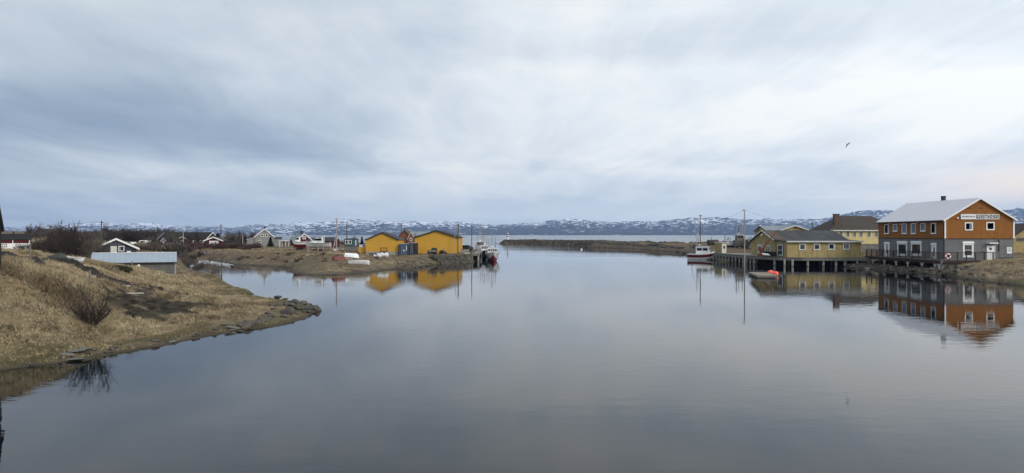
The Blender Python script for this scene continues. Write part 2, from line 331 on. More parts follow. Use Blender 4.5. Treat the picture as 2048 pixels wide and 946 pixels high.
CT = [(-900,26,5),(-500,24,2),(-300,40,5.5),(-300,28,1.0),(-200,33,3.2),(-100,60,5),
 (0,29.5,.25),(0,32,1.1),(0,36,2.7),(0,42,4.05),(0,55,3.95),(0,90,3.2),(60,45,3.7),(60,50,3.75),
 (100,31.5,.4),(100,33,.8),(100,37,1.9),(100,43,3.2),(100,52,3.65),(100,70,3.4),(100,100,3.0),
 (180,33,.3),(180,36,.75),(180,40,1.4),(180,46,2.3),(180,55,2.95),(180,63,2.9),(150,60,3.1),
 (230,36,.35),(230,40,.9),(230,47,1.35),(230,56,2.05),(230,66,2.45),(280,70,2.25),(300,52,1.0),(290,62,1.6),
 (330,41,.3),(330,46,.6),(330,58,.85),(330,68,1.1),(345,78,.75),(352,86,.8),(400,43,.3),(400,60,.6),(400,75,1.15),(420,78,1.2),
 (450,46,.3),(470,60,.4),(500,52,.35),(570,52,.35),(610,52,.4),(480,70,.5),(370,97,1.1),(368,112,.8),
 (220,100,2.7),(120,130,2.8),(30,160,2.2),(0,130,2.4),(-100,160,2.4),(300,130,2.5),(340,120,2.1),(350,170,2.6),
 (392,146,1.6),(404,153,1.9),(404,158,2.0),(450,158,2.0),(500,160,2.1),(450,141,.7),(500,136,.8),(505,148,2.0),
 (370,210,2.45),(426,175,2.5),(520,200,2.1),(600,150,2.2),(640,150,2.1),(690,150,2.0),(600,210,2.3),
 (540,140,1.6),(560,148,2.1),(575,125,.3),(620,105,.4),(600,125,1.5),(640,99,.3),(640,105,.65),(640,113,1.35),(640,125,2.1),(700,104,.5),(720,109,.95),(700,118,1.7),(720,128,2.0),
 (760,115,.5),(760,124,1.0),(765,136,1.55),(780,146,1.6),(820,122,.75),(850,127,.95),(862,131,1.15),(820,134,1.4),(870,140,1.5),(870,150,1.7),(930,148,1.62),(940,158,1.62),(952,180,1.62),(900,144,1.6),(880,139,1.45),
 (0,250,4.2),(0,320,5.9),(120,300,5.4),(200,250,4.0),(220,320,5.0),(320,320,4.6),(0,700,9),(200,700,8),(400,330,3.4),(440,450,2.8),(550,320,1.9),(700,290,1.8),(850,220,1.8),(380,800,5),
 (2048,80,.5),(2040,90,1.6),(2040,98,2.0),(2030,106,2.0),(1950,84,.5),(1950,92,1.3),(1960,98,1.6),(1890,94,.3),(1890,98,.5),(1880,102,.6),(1878,106,.95),(1868,112,1.2),(1800,113,.55),(1800,108,.3),(1835,108,.6),(1740,122,.5),(1740,116.5,.25),(1756,128,1.3),(1770,117,.5),(1720,135,2.0),
 (1690,123,.5),(1690,136,1.4),(1600,142,1.2),(1500,150,1.3),(1450,156,1.4),(1450,165,2.5),(1450,190,2.7),(1428,184,2.3),(1442,172,1.9),(1415,175,1.7),(1390,205,1.8),(1360,228,1.2),(1400,240,2.2),(1550,170,2.4),(1700,200,2.5),(2040,130,2.1),(2100,200,2.5),(2300,80,2),
 (1330,240,1.1),(1320,262,2.3),(1280,272,1.0),(1280,286,2.4),(1220,300,1.6),(1220,312,2.5),(1180,322,2.5),(1100,365,2.5),(1050,382,2.5),(1014,396,2.3),(1500,230,2.4),(1800,280,2.5)]
def uv(px, d): return np.stack([np.asarray(px) / 62.0, np.log(np.asarray(d)) * 17.0], -1)
_c = np.array(CT, float); _cu = uv(_c[:,0], _c[:,1])
_A = np.sqrt(((_cu[:,None]-_cu[None])**2).sum(-1)); n_ = len(_c)
_S = np.zeros((n_+1, n_+1)); _S[:n_,:n_] = _A + np.eye(n_)*.02
_S[:n_, n_] = 1; _S[n_, :n_] = 1
_w = np.linalg.solve(_S, np.append(_c[:,2], 0))
def top(x, y):
    q = uv(x / y * F + CX, y); r = np.full(x.shape, _w[-1])
    for k in range(n_): r = r + _w[k] * np.sqrt((q[...,0]-_cu[k,0])**2 + (q[...,1]-_cu[k,1])**2)
    return r
def seg_d(px, d, pts):
    """distance in metres to a polyline given as (pixel, distance)"""
    q = wp(pts); x = (px-CX)/F*d; best = np.full(x.shape, 1e9)
    for (ax, ay), (bx, by) in zip(q[:-1], q[1:]):
        ex, ey = bx-ax, by-ay; t = np.clip(((x-ax)*ex+(d-ay)*ey)/(ex*ex+ey*ey), 0, 1)
        best = np.minimum(best, np.hypot(x-ax-t*ex, d-ay-t*ey))
    return best
SOIL = [(0,43),(60,47),(110,52),(160,54),(200,52.5),(235,54),(270,55),(310,55.5),(335,57)]
def height(x, y):
    x = np.asarray(x, float); y = np.asarray(y, float)
    d = sdist(x, y) + .35 * fbm(x*.9, y*.9, 3, 5)
    z = np.maximum(top(x, y), .18)
    left = (x < 5)
    wdt = np.where(y < 90, 1.3, np.where(left, 2.6, 3.0)); wdt = np.where((x > 40) & (y < 130), 2.0, wdt)
    k = np.clip(d / wdt, 0, 1); k = 1 - (1-k)**1.7
    tus = fbm(x*1.1, y*1.1, 4, 3, .55) + .5*fbm(x*.33, y*.33, 2, 8)
    amp = np.where(left & (y < 90), .34, .17) * np.clip(z*1.2, .3, 1)
    amp = np.where((x > -10) & (y > 215), .5, amp)
    near_r = (x > 36) & (y < 128) & (y > 70) & (z < 1.9)
    amp = np.where(near_r, .38, amp)
    zz = z*k + tus*amp*np.clip(d/.8, 0, 1)
    if x.size > 50 or (float(y.min()) > 38 and float(y.max()) < 60):
        bm_ = np.clip(1 - seg_d(x/y*F+CX, y, SOIL)/.75, 0, 1); zz = zz + .34*bm_*(1+.9*vnoise(x*1.6, y*1.6, 9))*((y > 30) & (y < 95) & (x < -20))
    return np.where(d > 0, np.maximum(zz, .02 + .04*np.clip(d, 0, 1)), np.maximum(d*.45, -1.6)), d
def ground(x, y): return float(height(np.array([x]), np.array([y]))[0][0])
pxs = np.arange(-260, 2400, 2.6); ds = 14 * np.exp(np.arange(0, math.log(1150/14), .0074))
PX, DD = np.meshgrid(pxs, ds); GX = (PX-CX)/F*DD
GZ, GD = height(GX, DD)
nr, nc = GX.shape
keep = GZ > -1.2
cell = keep[:-1,:-1] | keep[1:,:-1] | keep[:-1,1:] | keep[1:,1:]
idx = np.arange(nr*nc).reshape(nr, nc)
quads = np.stack([idx[:-1,:-1][cell], idx[:-1,1:][cell], idx[1:,1:][cell], idx[1:,:-1][cell]], -1)
used, inv = np.unique(quads, return_inverse=True); quads = inv.reshape(-1, 4)
VV = np.stack([GX, DD, GZ], -1).reshape(-1, 3)[used]
def mesh_np(name, V, Fq, mat_):
    me = bpy.data.meshes.new(name); me.vertices.add(len(V)); me.vertices.foreach_set('co', V.astype(np.float32).ravel())
    k = Fq.shape[1]; me.loops.add(Fq.size); me.loops.foreach_set('vertex_index', Fq.astype(np.int32).ravel())
    me.polygons.add(len(Fq)); me.polygons.foreach_set('loop_start', np.arange(0, Fq.size, k, dtype=np.int32))
    me.polygons.foreach_set('loop_total', np.full(len(Fq), k, np.int32)); me.update(calc_edges=True); me.validate()
    me.materials.append(mat_); o = bpy.data.objects.new(name, me); col.objects.link(o); return o
SOIL2 = [(245,50),(275,51),(300,53)]
MOSS = [(222,43.5),(255,43),(300,44.2),(345,46),(383,48.6),(350,50),(310,49.6),(265,48.5),(232,47.5),(260,45.5),(330,47.6)]
def masks(px, d, z, sd):
    x = (px-CX)/F*d
    nz = fbm(x*.8, d*.8, 4, 21)
    soil = np.clip(1.7 - seg_d(px, d, SOIL)/.62 + nz*2.0, 0, 1)
    soil = np.maximum(soil, .8*np.clip(1.4 - seg_d(px, d, SOIL2)/.8 + nz*2, 0, 1))
    soil = np.where((d > 30) & (d < 95) & (px < 420), soil, 0)
    heath = np.where(d < 80, np.clip(1.7 - seg_d(px, d, MOSS)/1.25 + nz*2.2, 0, 1), 0)
    green = np.where(d < 80, np.clip(1.2 - np.abs(sd-1.2)/1.4 + nz*1.5, 0, 1), 0)
    green = np.maximum(green, np.where(d < 48, np.clip(nz*2.0-.45, 0, .5), 0))
    mud = np.where(d > 78, np.clip(1.25 - sd/5.5 + nz*1.6, 0, 1), np.clip(1.0 - sd/.45, 0, 1))
    mud = np.where((d > 215) & (px > 950), np.clip(1.1-sd/4+nz, 0, 1), mud)
    soil = np.maximum(soil, np.where((px > 1670) & (px < 1915) & (d < 126), np.clip(1.2 - sd/9 + nz, 0, .85), 0))
    return soil, heath, green, mud
m, t, p = pm('terrain'); L_ = t.links
va = t.nodes.new('ShaderNodeVertexColor'); va.layer_name = 'ground_kind'
sv = t.nodes.new('ShaderNodeSeparateColor'); L_.new(va.outputs[0], sv.inputs[0])
ge = t.nodes.new('ShaderNodeNewGeometry'); pos = ge.outputs['Position']
pz = t.nodes.new('ShaderNodeSeparateXYZ'); L_.new(pos, pz.inputs[0])
na = noise(t, pos, .55, 6, .65); nb = noise(t, pos, 4.5, 5, .7); nc_ = noise(t, pos, .12, 4, .6)
fmix = nm(t, 'ADD', nm(t, 'MULTIPLY', na, .6), nm(t, 'MULTIPLY', nb, .4))
straw = ramp(t, fmix, [(.30, (.085, .066, .038)), (.46, (.20, .150, .082)), (.58, (.29, .22, .125)), (.75, (.36, .285, .17))])
straw = mixc(t, nm(t, 'MULTIPLY', nm(t, 'SUBTRACT', nc_, .42), 3.0, clamp=True), straw, mixc(t, fmix, (.10, .080, .050), (.22, .165, .095)))
bank = nm(t, 'MULTIPLY', nm(t, 'SUBTRACT', nm(t, 'ADD', nm(t, 'DIVIDE', pz.outputs[1], 90.0), nm(t, 'MULTIPLY', na, .9)), 1.45), 3.0, clamp=True)
straw = mixc(t, nm(t, 'MULTIPLY', bank, .75), straw, mixc(t, fmix, (.035, .024, .016), (.15, .105, .062)))
greenc = ramp(t, fmix, [(.35, (.045, .040, .021)), (.5, (.105, .088, .043)), (.7, (.20, .155, .080))])
mudc = ramp(t, fmix, [(.36, (.030, .025, .019)), (.47, (.092, .070, .045)), (.56, (.155, .120, .078)), (.68, (.27, .215, .145))])
soilc = ramp(t, fmix, [(.35, (.018, .014, .012)), (.55, (.042, .033, .028)), (.75, (.09, .075, .062))])
heathc = ramp(t, fmix, [(.35, (.014, .012, .008)), (.52, (.038, .031, .019)), (.72, (.10, .078, .045))])
c_ = mixc(t, sv.outputs[2], straw, mudc)
c_ = mixc(t, va.outputs['Alpha'], c_, greenc)
c_ = mixc(t, sv.outputs[1], c_, heathc)
c_ = mixc(t, sv.outputs[0], c_, soilc)
wet = nm(t, 'SUBTRACT', 1.0, nm(t, 'DIVIDE', pz.outputs[2], .34), clamp=True)
c_ = mixc(t, nm(t, 'MULTIPLY', wet, .75), c_, (.030, .026, .020))
L_.new(c_, p.inputs['Base Color']); p.inputs['Roughness'].default_value = .95; p.inputs['Specular IOR Level'].default_value = .15
bn = t.nodes.new('ShaderNodeBump'); bn.inputs['Strength'].default_value = .9; bn.inputs['Distance'].default_value = .12; L_.new(nb, bn.inputs['Height']); L_.new(bn.outputs[0], p.inputs['Normal'])
M['terrain'] = m
terr = mesh_np('ground', VV, quads, m); tag(terr, kind='structure')
terr.data.polygons.foreach_set('use_smooth', [True]*len(terr.data.polygons))
so1, he1, gr1, mu1 = masks(PX.ravel()[used], DD.ravel()[used], GZ.ravel()[used], GD.ravel()[used])
ca = terr.data.color_attributes.new('ground_kind', 'FLOAT_COLOR', 'POINT')
ca.data.foreach_set('color', np.stack([so1, he1, mu1, gr1], -1).astype(np.float32).ravel())
# ------------------------------------------------------------------ water
m, t, p = pm('fjord_water'); L_ = t.links
p.inputs['Base Color'].default_value = (.004, .006, .008, 1); p.inputs['IOR'].default_value = 1.333
ge = t.nodes.new('ShaderNodeNewGeometry'); sp_ = t.nodes.new('ShaderNodeSeparateXYZ'); L_.new(ge.outputs['Position'], sp_.inputs[0])
wx, wy = sp_.outputs[0], sp_.outputs[1]
f1 = noise(t, comb(t, nm(t,'MULTIPLY',wx,.55), nm(t,'MULTIPLY',wy,1.1), 0), 1.0, 3, .5)
f2 = noise(t, comb(t, nm(t,'MULTIPLY',wx,2.2), nm(t,'MULTIPLY',wy,4.0), 2), 1.0, 2, .5)
pat = noise(t, comb(t, nm(t,'MULTIPLY',wx,.018), nm(t,'MULTIPLY',wy,.05), 5), 1.0, 4, .6, .6)
pk = nm(t, 'MULTIPLY', nm(t, 'SUBTRACT', pat, .47), 5.0, clamp=True)          # breeze patches
hh = nm(t, 'ADD', nm(t, 'MULTIPLY', f1, .0050), nm(t, 'MULTIPLY', f2, nm(t, 'ADD', .0007, nm(t, 'MULTIPLY', pk, .0042))))
bn = t.nodes.new('ShaderNodeBump'); bn.inputs['Strength'].default_value = 1.0; bn.inputs['Distance'].default_value = 1.0
L_.new(hh, bn.inputs['Height']); L_.new(bn.outputs[0], p.inputs['Normal'])
outer = nm(t, 'MULTIPLY', nm(t, 'SUBTRACT', wy, 210.0), .004, clamp=True)      # wind ruffles the open fjord outside the mole
bands = noise(t, comb(t, nm(t,'MULTIPLY',wx,.0008), nm(t,'MULTIPLY',wy,.0042), 1), 1.0, 4, .6)
L_.new(nm(t, 'ADD', nm(t, 'ADD', .010, nm(t, 'MULTIPLY', pk, .06)), nm(t, 'MULTIPLY', outer, nm(t, 'ADD', .05, nm(t, 'MULTIPLY', bands, .22)))), p.inputs['Roughness'])
M['water'] = m
wv = np.array([(-16000,-60,0),(16000,-60,0),(16000,9500,0),(-16000,9500,0)], float)
tag(mesh_np('water', wv, np.array([[0,1,2,3]]), m), kind='structure')
# ------------------------------------------------------------------ far hills
RID = [(-400,452),(-200,456),(0,455.5),(60,455),(130,449),(200,446),(240,447),(290,445),(330,449),(386,452),(415,453),(445,454),(467,456),(483,453),(507,449),(540,448),(565,449),(591,444),(620,446),(650,443),(690,438),(720,440),(760,442),(800,444),(830,441),(860,444),(890,442),(930,444),(970,449),(1000,450),(1060,447),(1090,444),(1110,440),(1150,438),(1190,441),(1240,444),(1270,442),(1320,442),(1350,438),(1400,435),(1440,435),(1480,438),(1520,439),(1560,437),(1600,438),(1640,439),(1680,431),(1700,426),(1720,422),(1745,421),(1790,420),(1900,421),(2020,418),(2060,418),(2250,421),(2500,424)]
D0, D1 = 6200., 8200.
hp = np.arange(-420, 2480, 1.6); ht = np.linspace(0, 1.25, 90)
HPX, HT = np.meshgrid(hp, ht); HD = D0 + (D1-D0)*HT
ry = np.interp(HPX, [a for a, b in RID], [b for a, b in RID]) 
ang = (HY-ry)/F; ang0 = -H/D0
prof = np.clip(HT, 0, 1)**.72
n_a = fbm(HPX/46., HT*5, 5, 31, .55); n_b = fbm(HPX/11., HT*16, 4, 41, .55)
pr = prof + (n_a*.34 + n_b*.14)*np.sin(np.pi*np.clip(HT,0,1)*.86)*1.0
pr = np.minimum(pr, 1.0 + .035*n_b*1.5)
pr = np.where(HT > 1, 1 - (HT-1)*2.2, pr); pr = np.where(HT < .03, 0.0, pr)
HA = (ang + .0016*fbm(HPX/18., HT*0, 4, 51))*np.maximum(pr, 0)
HZ = HA*HD + H*np.clip(HT*8, 0, 1); HZ[0] = -8
HX = (HPX-CX)/F*HD
m, t, p = pm('snowy_fell'); L_ = t.links
ge = t.nodes.new('ShaderNodeNewGeometry'); sp_ = t.nodes.new('ShaderNodeSeparateXYZ'); L_.new(ge.outputs['Position'], sp_.inputs[0])
sn_ = t.nodes.new('ShaderNodeSeparateXYZ'); L_.new(ge.outputs['Normal'], sn_.inputs[0])
q1 = noise(t, comb(t, nm(t,'MULTIPLY',sp_.outputs[0],.016), nm(t,'MULTIPLY',sp_.outputs[1],.0060), nm(t,'MULTIPLY',sp_.outputs[2],.105)), 1.0, 6, .62, .8)
q2 = noise(t, comb(t, nm(t,'MULTIPLY',sp_.outputs[0],.0012), nm(t,'MULTIPLY',sp_.outputs[1],.0008), 4), 1.0, 4, .6)
q3 = noise(t, ge.outputs['Position'], .02, 5, .6)
s_ = nm(t, 'ADD', q1, nm(t, 'MULTIPLY', nm(t, 'SUBTRACT', q2, .5), .30))
s_ = nm(t, 'ADD', s_, nm(t, 'MULTIPLY', nm(t, 'SUBTRACT', nm(t, 'MULTIPLY', sp_.outputs[2], .0075, clamp=True), .5), .14))
s_ = nm(t, 'ADD', s_, nm(t, 'MULTIPLY', nm(t, 'MULTIPLY', sp_.outputs[0], -.000012), 1.0))
sk = nm(t, 'MULTIPLY', nm(t, 'SUBTRACT', s_, .560), 16.0, clamp=True)
rockc = ramp(t, q3, [(.3, (.022, .023, .030)), (.7, (.062, .060, .068))])
L_.new(mixc(t, sk, rockc, (.80, .82, .86)), p.inputs['Base Color']); p.inputs['Roughness'].default_value = .95; p.inputs['Specular IOR Level'].default_value = .1
hi = np.arange(HX.size).reshape(HX.shape)
hq = np.stack([hi[:-1,:-1], hi[:-1,1:], hi[1:,1:], hi[1:,:-1]], -1).reshape(-1, 4)
tag(mesh_np('hills', np.stack([HX, HD, HZ], -1).reshape(-1, 3), hq, m), kind='structure')
# haze: one box of even air round everything
m = bpy.data.materials.new('haze_air'); m.use_nodes = True; t = m.node_tree
for n in list(t.nodes): t.nodes.remove(n)
pv = t.nodes.new('ShaderNodeVolumePrincipled'); pv.inputs['Color'].default_value = (.40, .60, .98, 1); pv.inputs['Density'].default_value = 7.0e-5; pv.inputs['Anisotropy'].default_value = 0
mo = t.nodes.new('ShaderNodeOutputMaterial'); t.links.new(pv.outputs[0], mo.inputs['Volume'])
hz = MB().box(-17000, -200, -10, 17000, 9700, 420).build('haze', m); tag(hz, kind='stuff')
# ------------------------------------------------------------------ building kit
def fbox(face, W, u0, u1, n0, n1, z0, z1):
    if face == 'front': return (u0, -n1, z0, u1, -n0, z1)
    if face == 'left': return (-n1, u0, z0, -n0, u1, z1)
    return (W + n0, u0, z0, W + n1, u1, z1)
def opening(root, face, u, z, w_, h_, W=0, name='window', frame='white', pane='glass', fw=.10, mull=(0, 0), cap=0., sill=0., dep=.07, door=None, label=None, curtain=None):
    f = MB(); B = lambda *a: f.box(*fbox(face, W, *a))
    B(u, u+fw, -.02, dep, z, z+h_); B(u+w_-fw, u+w_, -.02, dep, z, z+h_)
    B(u+fw, u+w_-fw, -.02, dep-.003, z+h_-fw, z+h_); B(u+fw, u+w_-fw, -.02, dep-.003, z, z+fw)
    for k in range(mull[0]):
        c = u+fw+(w_-2*fw)*(k+1)/(mull[0]+1); B(c-.03, c+.03, -.02, dep-.012, z+fw, z+h_-fw)
    for k in range(mull[1]):
        c = z+fw+(h_-2*fw)*(k+1)/(mull[1]+1); B(u+fw, u+w_-fw, -.02, dep-.015, c-.03, c+.03)
    if cap: B(u-.12, u+w_+.12, -.02, dep+.08, z+h_+.003, z+h_+.10); B(u-.04, u+w_+.04, -.02, dep+.03, z+h_+.10, z+h_+cap)
    if sill: B(u-.06, u+w_+.06, -.02, dep+.06, z-sill, z-.003)
    o = f.build(name, M[frame], root)
    if label: o['label'] = label
    pb = MB().box(*fbox(face, W, u+fw-.01, u+w_-fw+.01, -.015, .012, z+fw-.01, z+h_-fw+.01)).build('pane' if name != 'door' else 'panel', M[pane], o)
    if curtain:
        MB().box(*fbox(face, W, u+fw+(w_-2*fw)*curtain[0], u+fw+(w_-2*fw)*curtain[1], .013, .018, z+fw, z+h_-fw)).build('curtain', M['curtain'], o)
    return o
def house(name, label, cat, org, rz, w_, d_, hw, rise, ridge='y', wall='white', roof='dark_roof', lower=None, oh=.3, fascia='white', th=.12, group=None, ohx=None, corner=None, bury=.5):
    r = empty(name, org, rz, label, cat, group)
    z0 = lower[0] if lower else -bury
    if lower: MB().box(0, 0, -bury, w_, d_, lower[0]-.002).build(lower[2] if len(lower) > 2 else 'foundation', M[lower[1]], r)
    e = .012 if lower else 0
    if ridge == 'y':
        pts = [(-e,-e,z0),(w_+e,-e,z0),(w_+e,-e,hw),(w_/2,-e,hw+rise),(-e,-e,hw)]; ext = (0, d_+2*e, 0)
    else:
        pts = [(-e,-e,z0),(-e,d_+e,z0),(-e,d_+e,hw),(-e,d_/2,hw+rise),(-e,-e,hw)]; ext = (w_+2*e, 0, 0)
    MB().prism(pts, ext).build('wall', M[wall], r)
    rb = MB(); fb = MB(); half = (w_ if ridge == 'y' else d_)/2; sl = rise/half; ln = d_ if ridge == 'y' else w_; ox = oh if ohx is None else ohx
    for sgn in (0, 1):
        a = [(-oh, hw-oh*sl+.01), (half, hw+rise+.01), (half, hw+rise+th+.01), (-oh, hw-oh*sl+th+.01)]
        if sgn: a = [(2*half-p, q) for p, q in a]
        if ridge == 'y': rb.prism([(p, -ox, q) for p, q in a], (0, ln+2*ox, 0))
        else: rb.prism([(-ox, p, q) for p, q in a], (ln+2*ox, 0, 0))
        if fascia:
            b = [(-oh-.02, hw-oh*sl-.12), (half, hw+rise-.12), (half, hw+rise+th+.03), (-oh-.02, hw-oh*sl+th+.03)]
            if sgn: b = [(2*half-p, q) for p, q in b]
            for y0 in ((-ox-.045,) if ridge == 'y' else (-ox-.045, ln+ox+.003)):
                if ridge == 'y': fb.prism([(p, y0, q) for p, q in b], (0, .042, 0))
                else: fb.prism([(y0, p, q) for p, q in b], (.042, 0, 0))
    rf = rb.build('roof', M[roof], r)
    if fascia: fb.build('bargeboard', M[fascia], r)
    if corner:
        for x in (-.04, w_-.10): MB().box(x, -.05, z0, x+.22, -.016, hw-.05).build('corner_board', M[corner], r)
        pass
    r['_'] = 0; del r['_']
    return r, rf
def chimney(rf, x, y, z0, z1, s, m_='trim_dark', cap=True):
    b = MB().box(x-s/2, y-s/2, z0, x+s/2, y+s/2, z1)
    if cap: b.box(x-s/2-.06, y-s/2-.06, z1, x+s/2+.06, y+s/2+.06, z1+.08)
    return b.build('chimney', M[m_], rf)
# ------------------------------------------------------------------ guesthouse
gb = 1.85
gh, rf = house('guesthouse', 'two storey guesthouse of orange boards over grey plaster under a white metal roof', 'building', (64.9, 105, gb), 0, 10.35, 19, 6.02, 3.15, 'y', 'orange', 'metal_roof', (3.14, 'grey_plaster', 'lower_wall'), .35, 'white', .10, corner='white', bury=1.0)
MB().box(-.06, -.06, 3.06, 10.41, .0, 3.16).box(-.06, 0, 3.06, 0, 19, 3.16).build('belt_board', M['brown_rail'], gh)
chimney(rf, 5.6, 9.4, 8.5, 9.95, .5)
MB().tube((-.42, -.3, 5.83), (-.42, 19.3, 5.83), .075).build('gutter', M['trim_dark'], gh)
MB().tube((-.10, .12, 5.75), (-.10, .12, .1), .05).tube((-.42, .12, 5.8), (-.1, .12, 5.6), .05).build('downpipe', M['black_pipe'], gh)
def lw(px0, px1, y0, y1, **k):
    Y0 = 64.9*F/(px1-CX); Y1 = 64.9*F/(px0-CX); Ym = (Y0+Y1)/2
    return opening(gh, 'left', Y0-105, Zp(y1, Ym)-gb, Y1-Y0, (y1-y0)/F*Ym, **k)
for a, b, y0, y1, cu in ((1769.5,1778.3,448.5,467.3,(.0,.45)),(1786.6,1795.2,448,462.4,(.1,.9)),(1804.3,1813.6,447,467.2,(.05,.95)),(1822.5,1831.8,446.5,467.2,(.2,1.)),(1841.7,1851.3,446.4,462.2,(.15,.85)),(1862.6,1872.4,446,467,(.0,.35))):
    lw(a, b, y0, y1, fw=.11, sill=.08, curtain=cu)
for a, b, y0, y1, dr in ((1769.4,1779.3,487.2,514,0),(1795.3,1814.5,485.5,510.3,1),(1822.6,1843.2,485.5,510.3,1),(1863.5,1873,489.5,517,0)):
    if dr: lw(a, b, y0, y1, fw=.26, cap=.28, sill=.14, mull=(0, 0))
    else:
        d = lw(a, b, y0, y1, name='door', pane='white', fw=.16, cap=.28)
        Y0 = 64.9*F/(b-CX); Y1 = 64.9*F/(a-CX); ym = (Y0+Y1)/2-105; zt = Zp(y0, 115)-gb
        MB().box(-.035, ym-.17, zt-1.7, -.016, ym+.17, zt-.3).build('door_glass', M['glass'], d)
def fw_(px0, px1, y0, y1, **k): return opening(gh, 'front', (px0-CX)*.075-64.9, Zp(y1, 105)-gb, (px1-px0)*.075, (y1-y0)*.075, **k)
fw_(1929.3, 1945.3, 444.6, 460.8, fw=.15, curtain=(.62, 1.)); fw_(1972.3, 1988.6, 444, 460.2, fw=.15)
fw_(1925.5, 1946.5, 486.8, 513.5, fw=.24, cap=.30, sill=.1, mull=(0, 1))
d = fw_(1973.2, 1990, 491.5, 519.8, name='door', pane='white', fw=.07)
cx_, cz_ = (1981-CX)*.075-64.9, Zp(497.5, 105)-gb
MB().tube((cx_, -.03, cz_), (cx_, -.06, cz_), .19, n=20).build('porthole', M['glass'], d)
MB().box((1972.5-CX)*.075-64.9, -.75, Zp(487.3,105)-gb, (1990.5-CX)*.075-64.9, 0, Zp(485.2,105)-gb).build('door_canopy', M['white'], gh)
for px, py in ((1914.2, 436.5),): MB().ball(((px-CX)*.075-64.9, -.12, Zp(py,105)-gb), .16, 8, 6).build('wall_lamp', M['lamp_white'], gh)
for px, py in ((1779,445.6),(1782.3,445.6),(1802.3,448),(1833.8,447.5),(1837.8,444.5)):
    Yq = 64.9*F/(px-CX); MB().ball((-.14, Yq-105, Zp(py, Yq)-gb), .14, 8, 6, (1,1,.8)).build('wall_lamp', M['lamp_white'], gh)
for px in (1938.5, 1961.5): MB().box((px-CX)*.075-65.3, -.04, Zp(417,105)-gb, (px-CX)*.075-64.6, -.012, Zp(415.8,105)-gb).build('gable_vent', M['trim_dark'], gh)
MB().box((1998-CX)*.075-64.9, -.05, .05, (2024-CX)*.075-64.9, -.002, 2.3).build('shed_door', M['grey_plaster'], gh)
MB().box((1996.6-CX)*.075-64.9, -.10, 1.2, (1996.6-CX)*.075-64.8, -.002, 2.95).box((1996.2-CX)*.075-64.9, -.08, .2, (2024.5-CX)*.075-64.9, -.052, .3).build('conduit', M['trim_dark'], gh)
# signs on it
def text_mesh(s, name, m_, parent, loc, sx, sz, weight=0., depth=.012, sp=1.12):
    cu = bpy.data.curves.new(name, 'FONT'); cu.body = s; cu.size = 1; cu.extrude = depth; cu.offset = weight; cu.space_character = sp
    to = bpy.data.objects.new('tmp', cu); col.objects.link(to)
    dg = bpy.context.evaluated_depsgraph_get(); me = bpy.data.meshes.new_from_object(to.evaluated_get(dg))
    bpy.data.objects.remove(to); bpy.data.curves.remove(cu)
    co = np.zeros(len(me.vertices)*3); me.vertices.foreach_get('co', co); co = co.reshape(-1, 3)
    mn, mx = co.min(0), co.max(0); q = np.zeros_like(co)
    q[:,0] = (co[:,0]-mn[0])/(mx[0]-mn[0])*sx; q[:,2] = (co[:,1]-mn[1])/(mx[1]-mn[1])*sz; q[:,1] = -co[:,2]
    me.vertices.foreach_set('co', q.ravel()); me.update(); me.materials.clear(); me.materials.append(m_)
    o = bpy.data.objects.new(name, me); col.objects.link(o); o.parent = parent; o.location = loc; return o
sx0 = X(1920.8, 105); sz0 = Zp(438.6, 105)
sg = empty('name_sign', (sx0, 104.93, sz0), 0, 'long white name sign reading GUESTHOUSE on the orange gable', 'sign')
MB().box(0, -.06, 0, 5.75, .03, .77).build('sign_board', M['sign_white'], sg)
text_mesh('JAKOBSELVKAIA', 'small_lettering', M['sign_ink'], sg, (.12, -.075, .24), 2.0, .28, .0, sp=1.4)
text_mesh('GUESTHOUSE', 'large_lettering', M['sign_ink'], sg, (2.28, -.075, .09), 3.38, .62, .05, sp=1.55)
ps = empty('poster', (X(2013, 105), 104.93, Zp(507, 105)), 0, 'white notice with a black arrow on the grey wall right of the round window door', 'sign')
MB().box(0, -.02, 0, .75, .0, .95).build('sheet', M['sign_white'], ps)
a = MB().box(.18, -.032, .40, .48, -.022, .47); a.prism([(.46,-.032,.34),(.62,-.032,.435),(.46,-.032,.53)], (0,.01,0)); a.box(.14,-.032,.66,.62,-.022,.70); a.box(.2,-.032,.76,.55,-.022,.80); a.build('arrow', M['sign_ink'], ps)
# ------------------------------------------------------------------ terrace round the guesthouse
tz = Zp(520.5, 103); tr = empty('terrace', (62.3, 102, 0), 0, 'brown railed timber terrace wrapping the grey wall of the guesthouse', 'terrace')
tx1 = X(1991, 102) - 62.3
MB().box(0, 0, tz-.14, 2.55, 21.3, tz).box(2.553, 0, tz-.14, tx1, 2.96, tz-.002).build('deck', M['deck_wood'], tr)
MB().box(-.10, -.10, tz-.42, -.003, 21.3, tz+.02).box(-.003, -.10, tz-.42, tx1, -.003, tz+.02).build('edge_beam', M['brown_rail'], tr)
rl = MB(); RH = 1.15
for q in np.arange(.12, 21.2, .135): rl.box(-.02, q, tz, .0, q+.022, tz+RH)
for q in np.arange(.12, tx1, .135): rl.box(q, -.02, tz, q+.022, 0, tz+RH)
rl.build('baluster', M['brown_rail'], tr, )
rr = MB().box(-.06, -.06, tz+RH, .05, 21.3, tz+RH+.07).box(.053, -.06, tz+RH, tx1, .05, tz+RH+.07).box(tx1-.06, .053, tz+RH, tx1+.04, 2.9, tz+RH+.07)
rr.build('handrail', M['brown_rail'], tr)
for q in np.arange(0, 21.3, 1.75): MB().box(-.07, q-.05, tz-.3, .04, q+.06, tz+RH+.04).build('rail_post', M['brown_rail'], tr)
for q in np.arange(1.3, tx1+.1, 1.3): MB().box(q-.05, -.07, tz-.3, q+.06, .04, tz+RH+.04).build('rail_post', M['brown_rail'], tr)
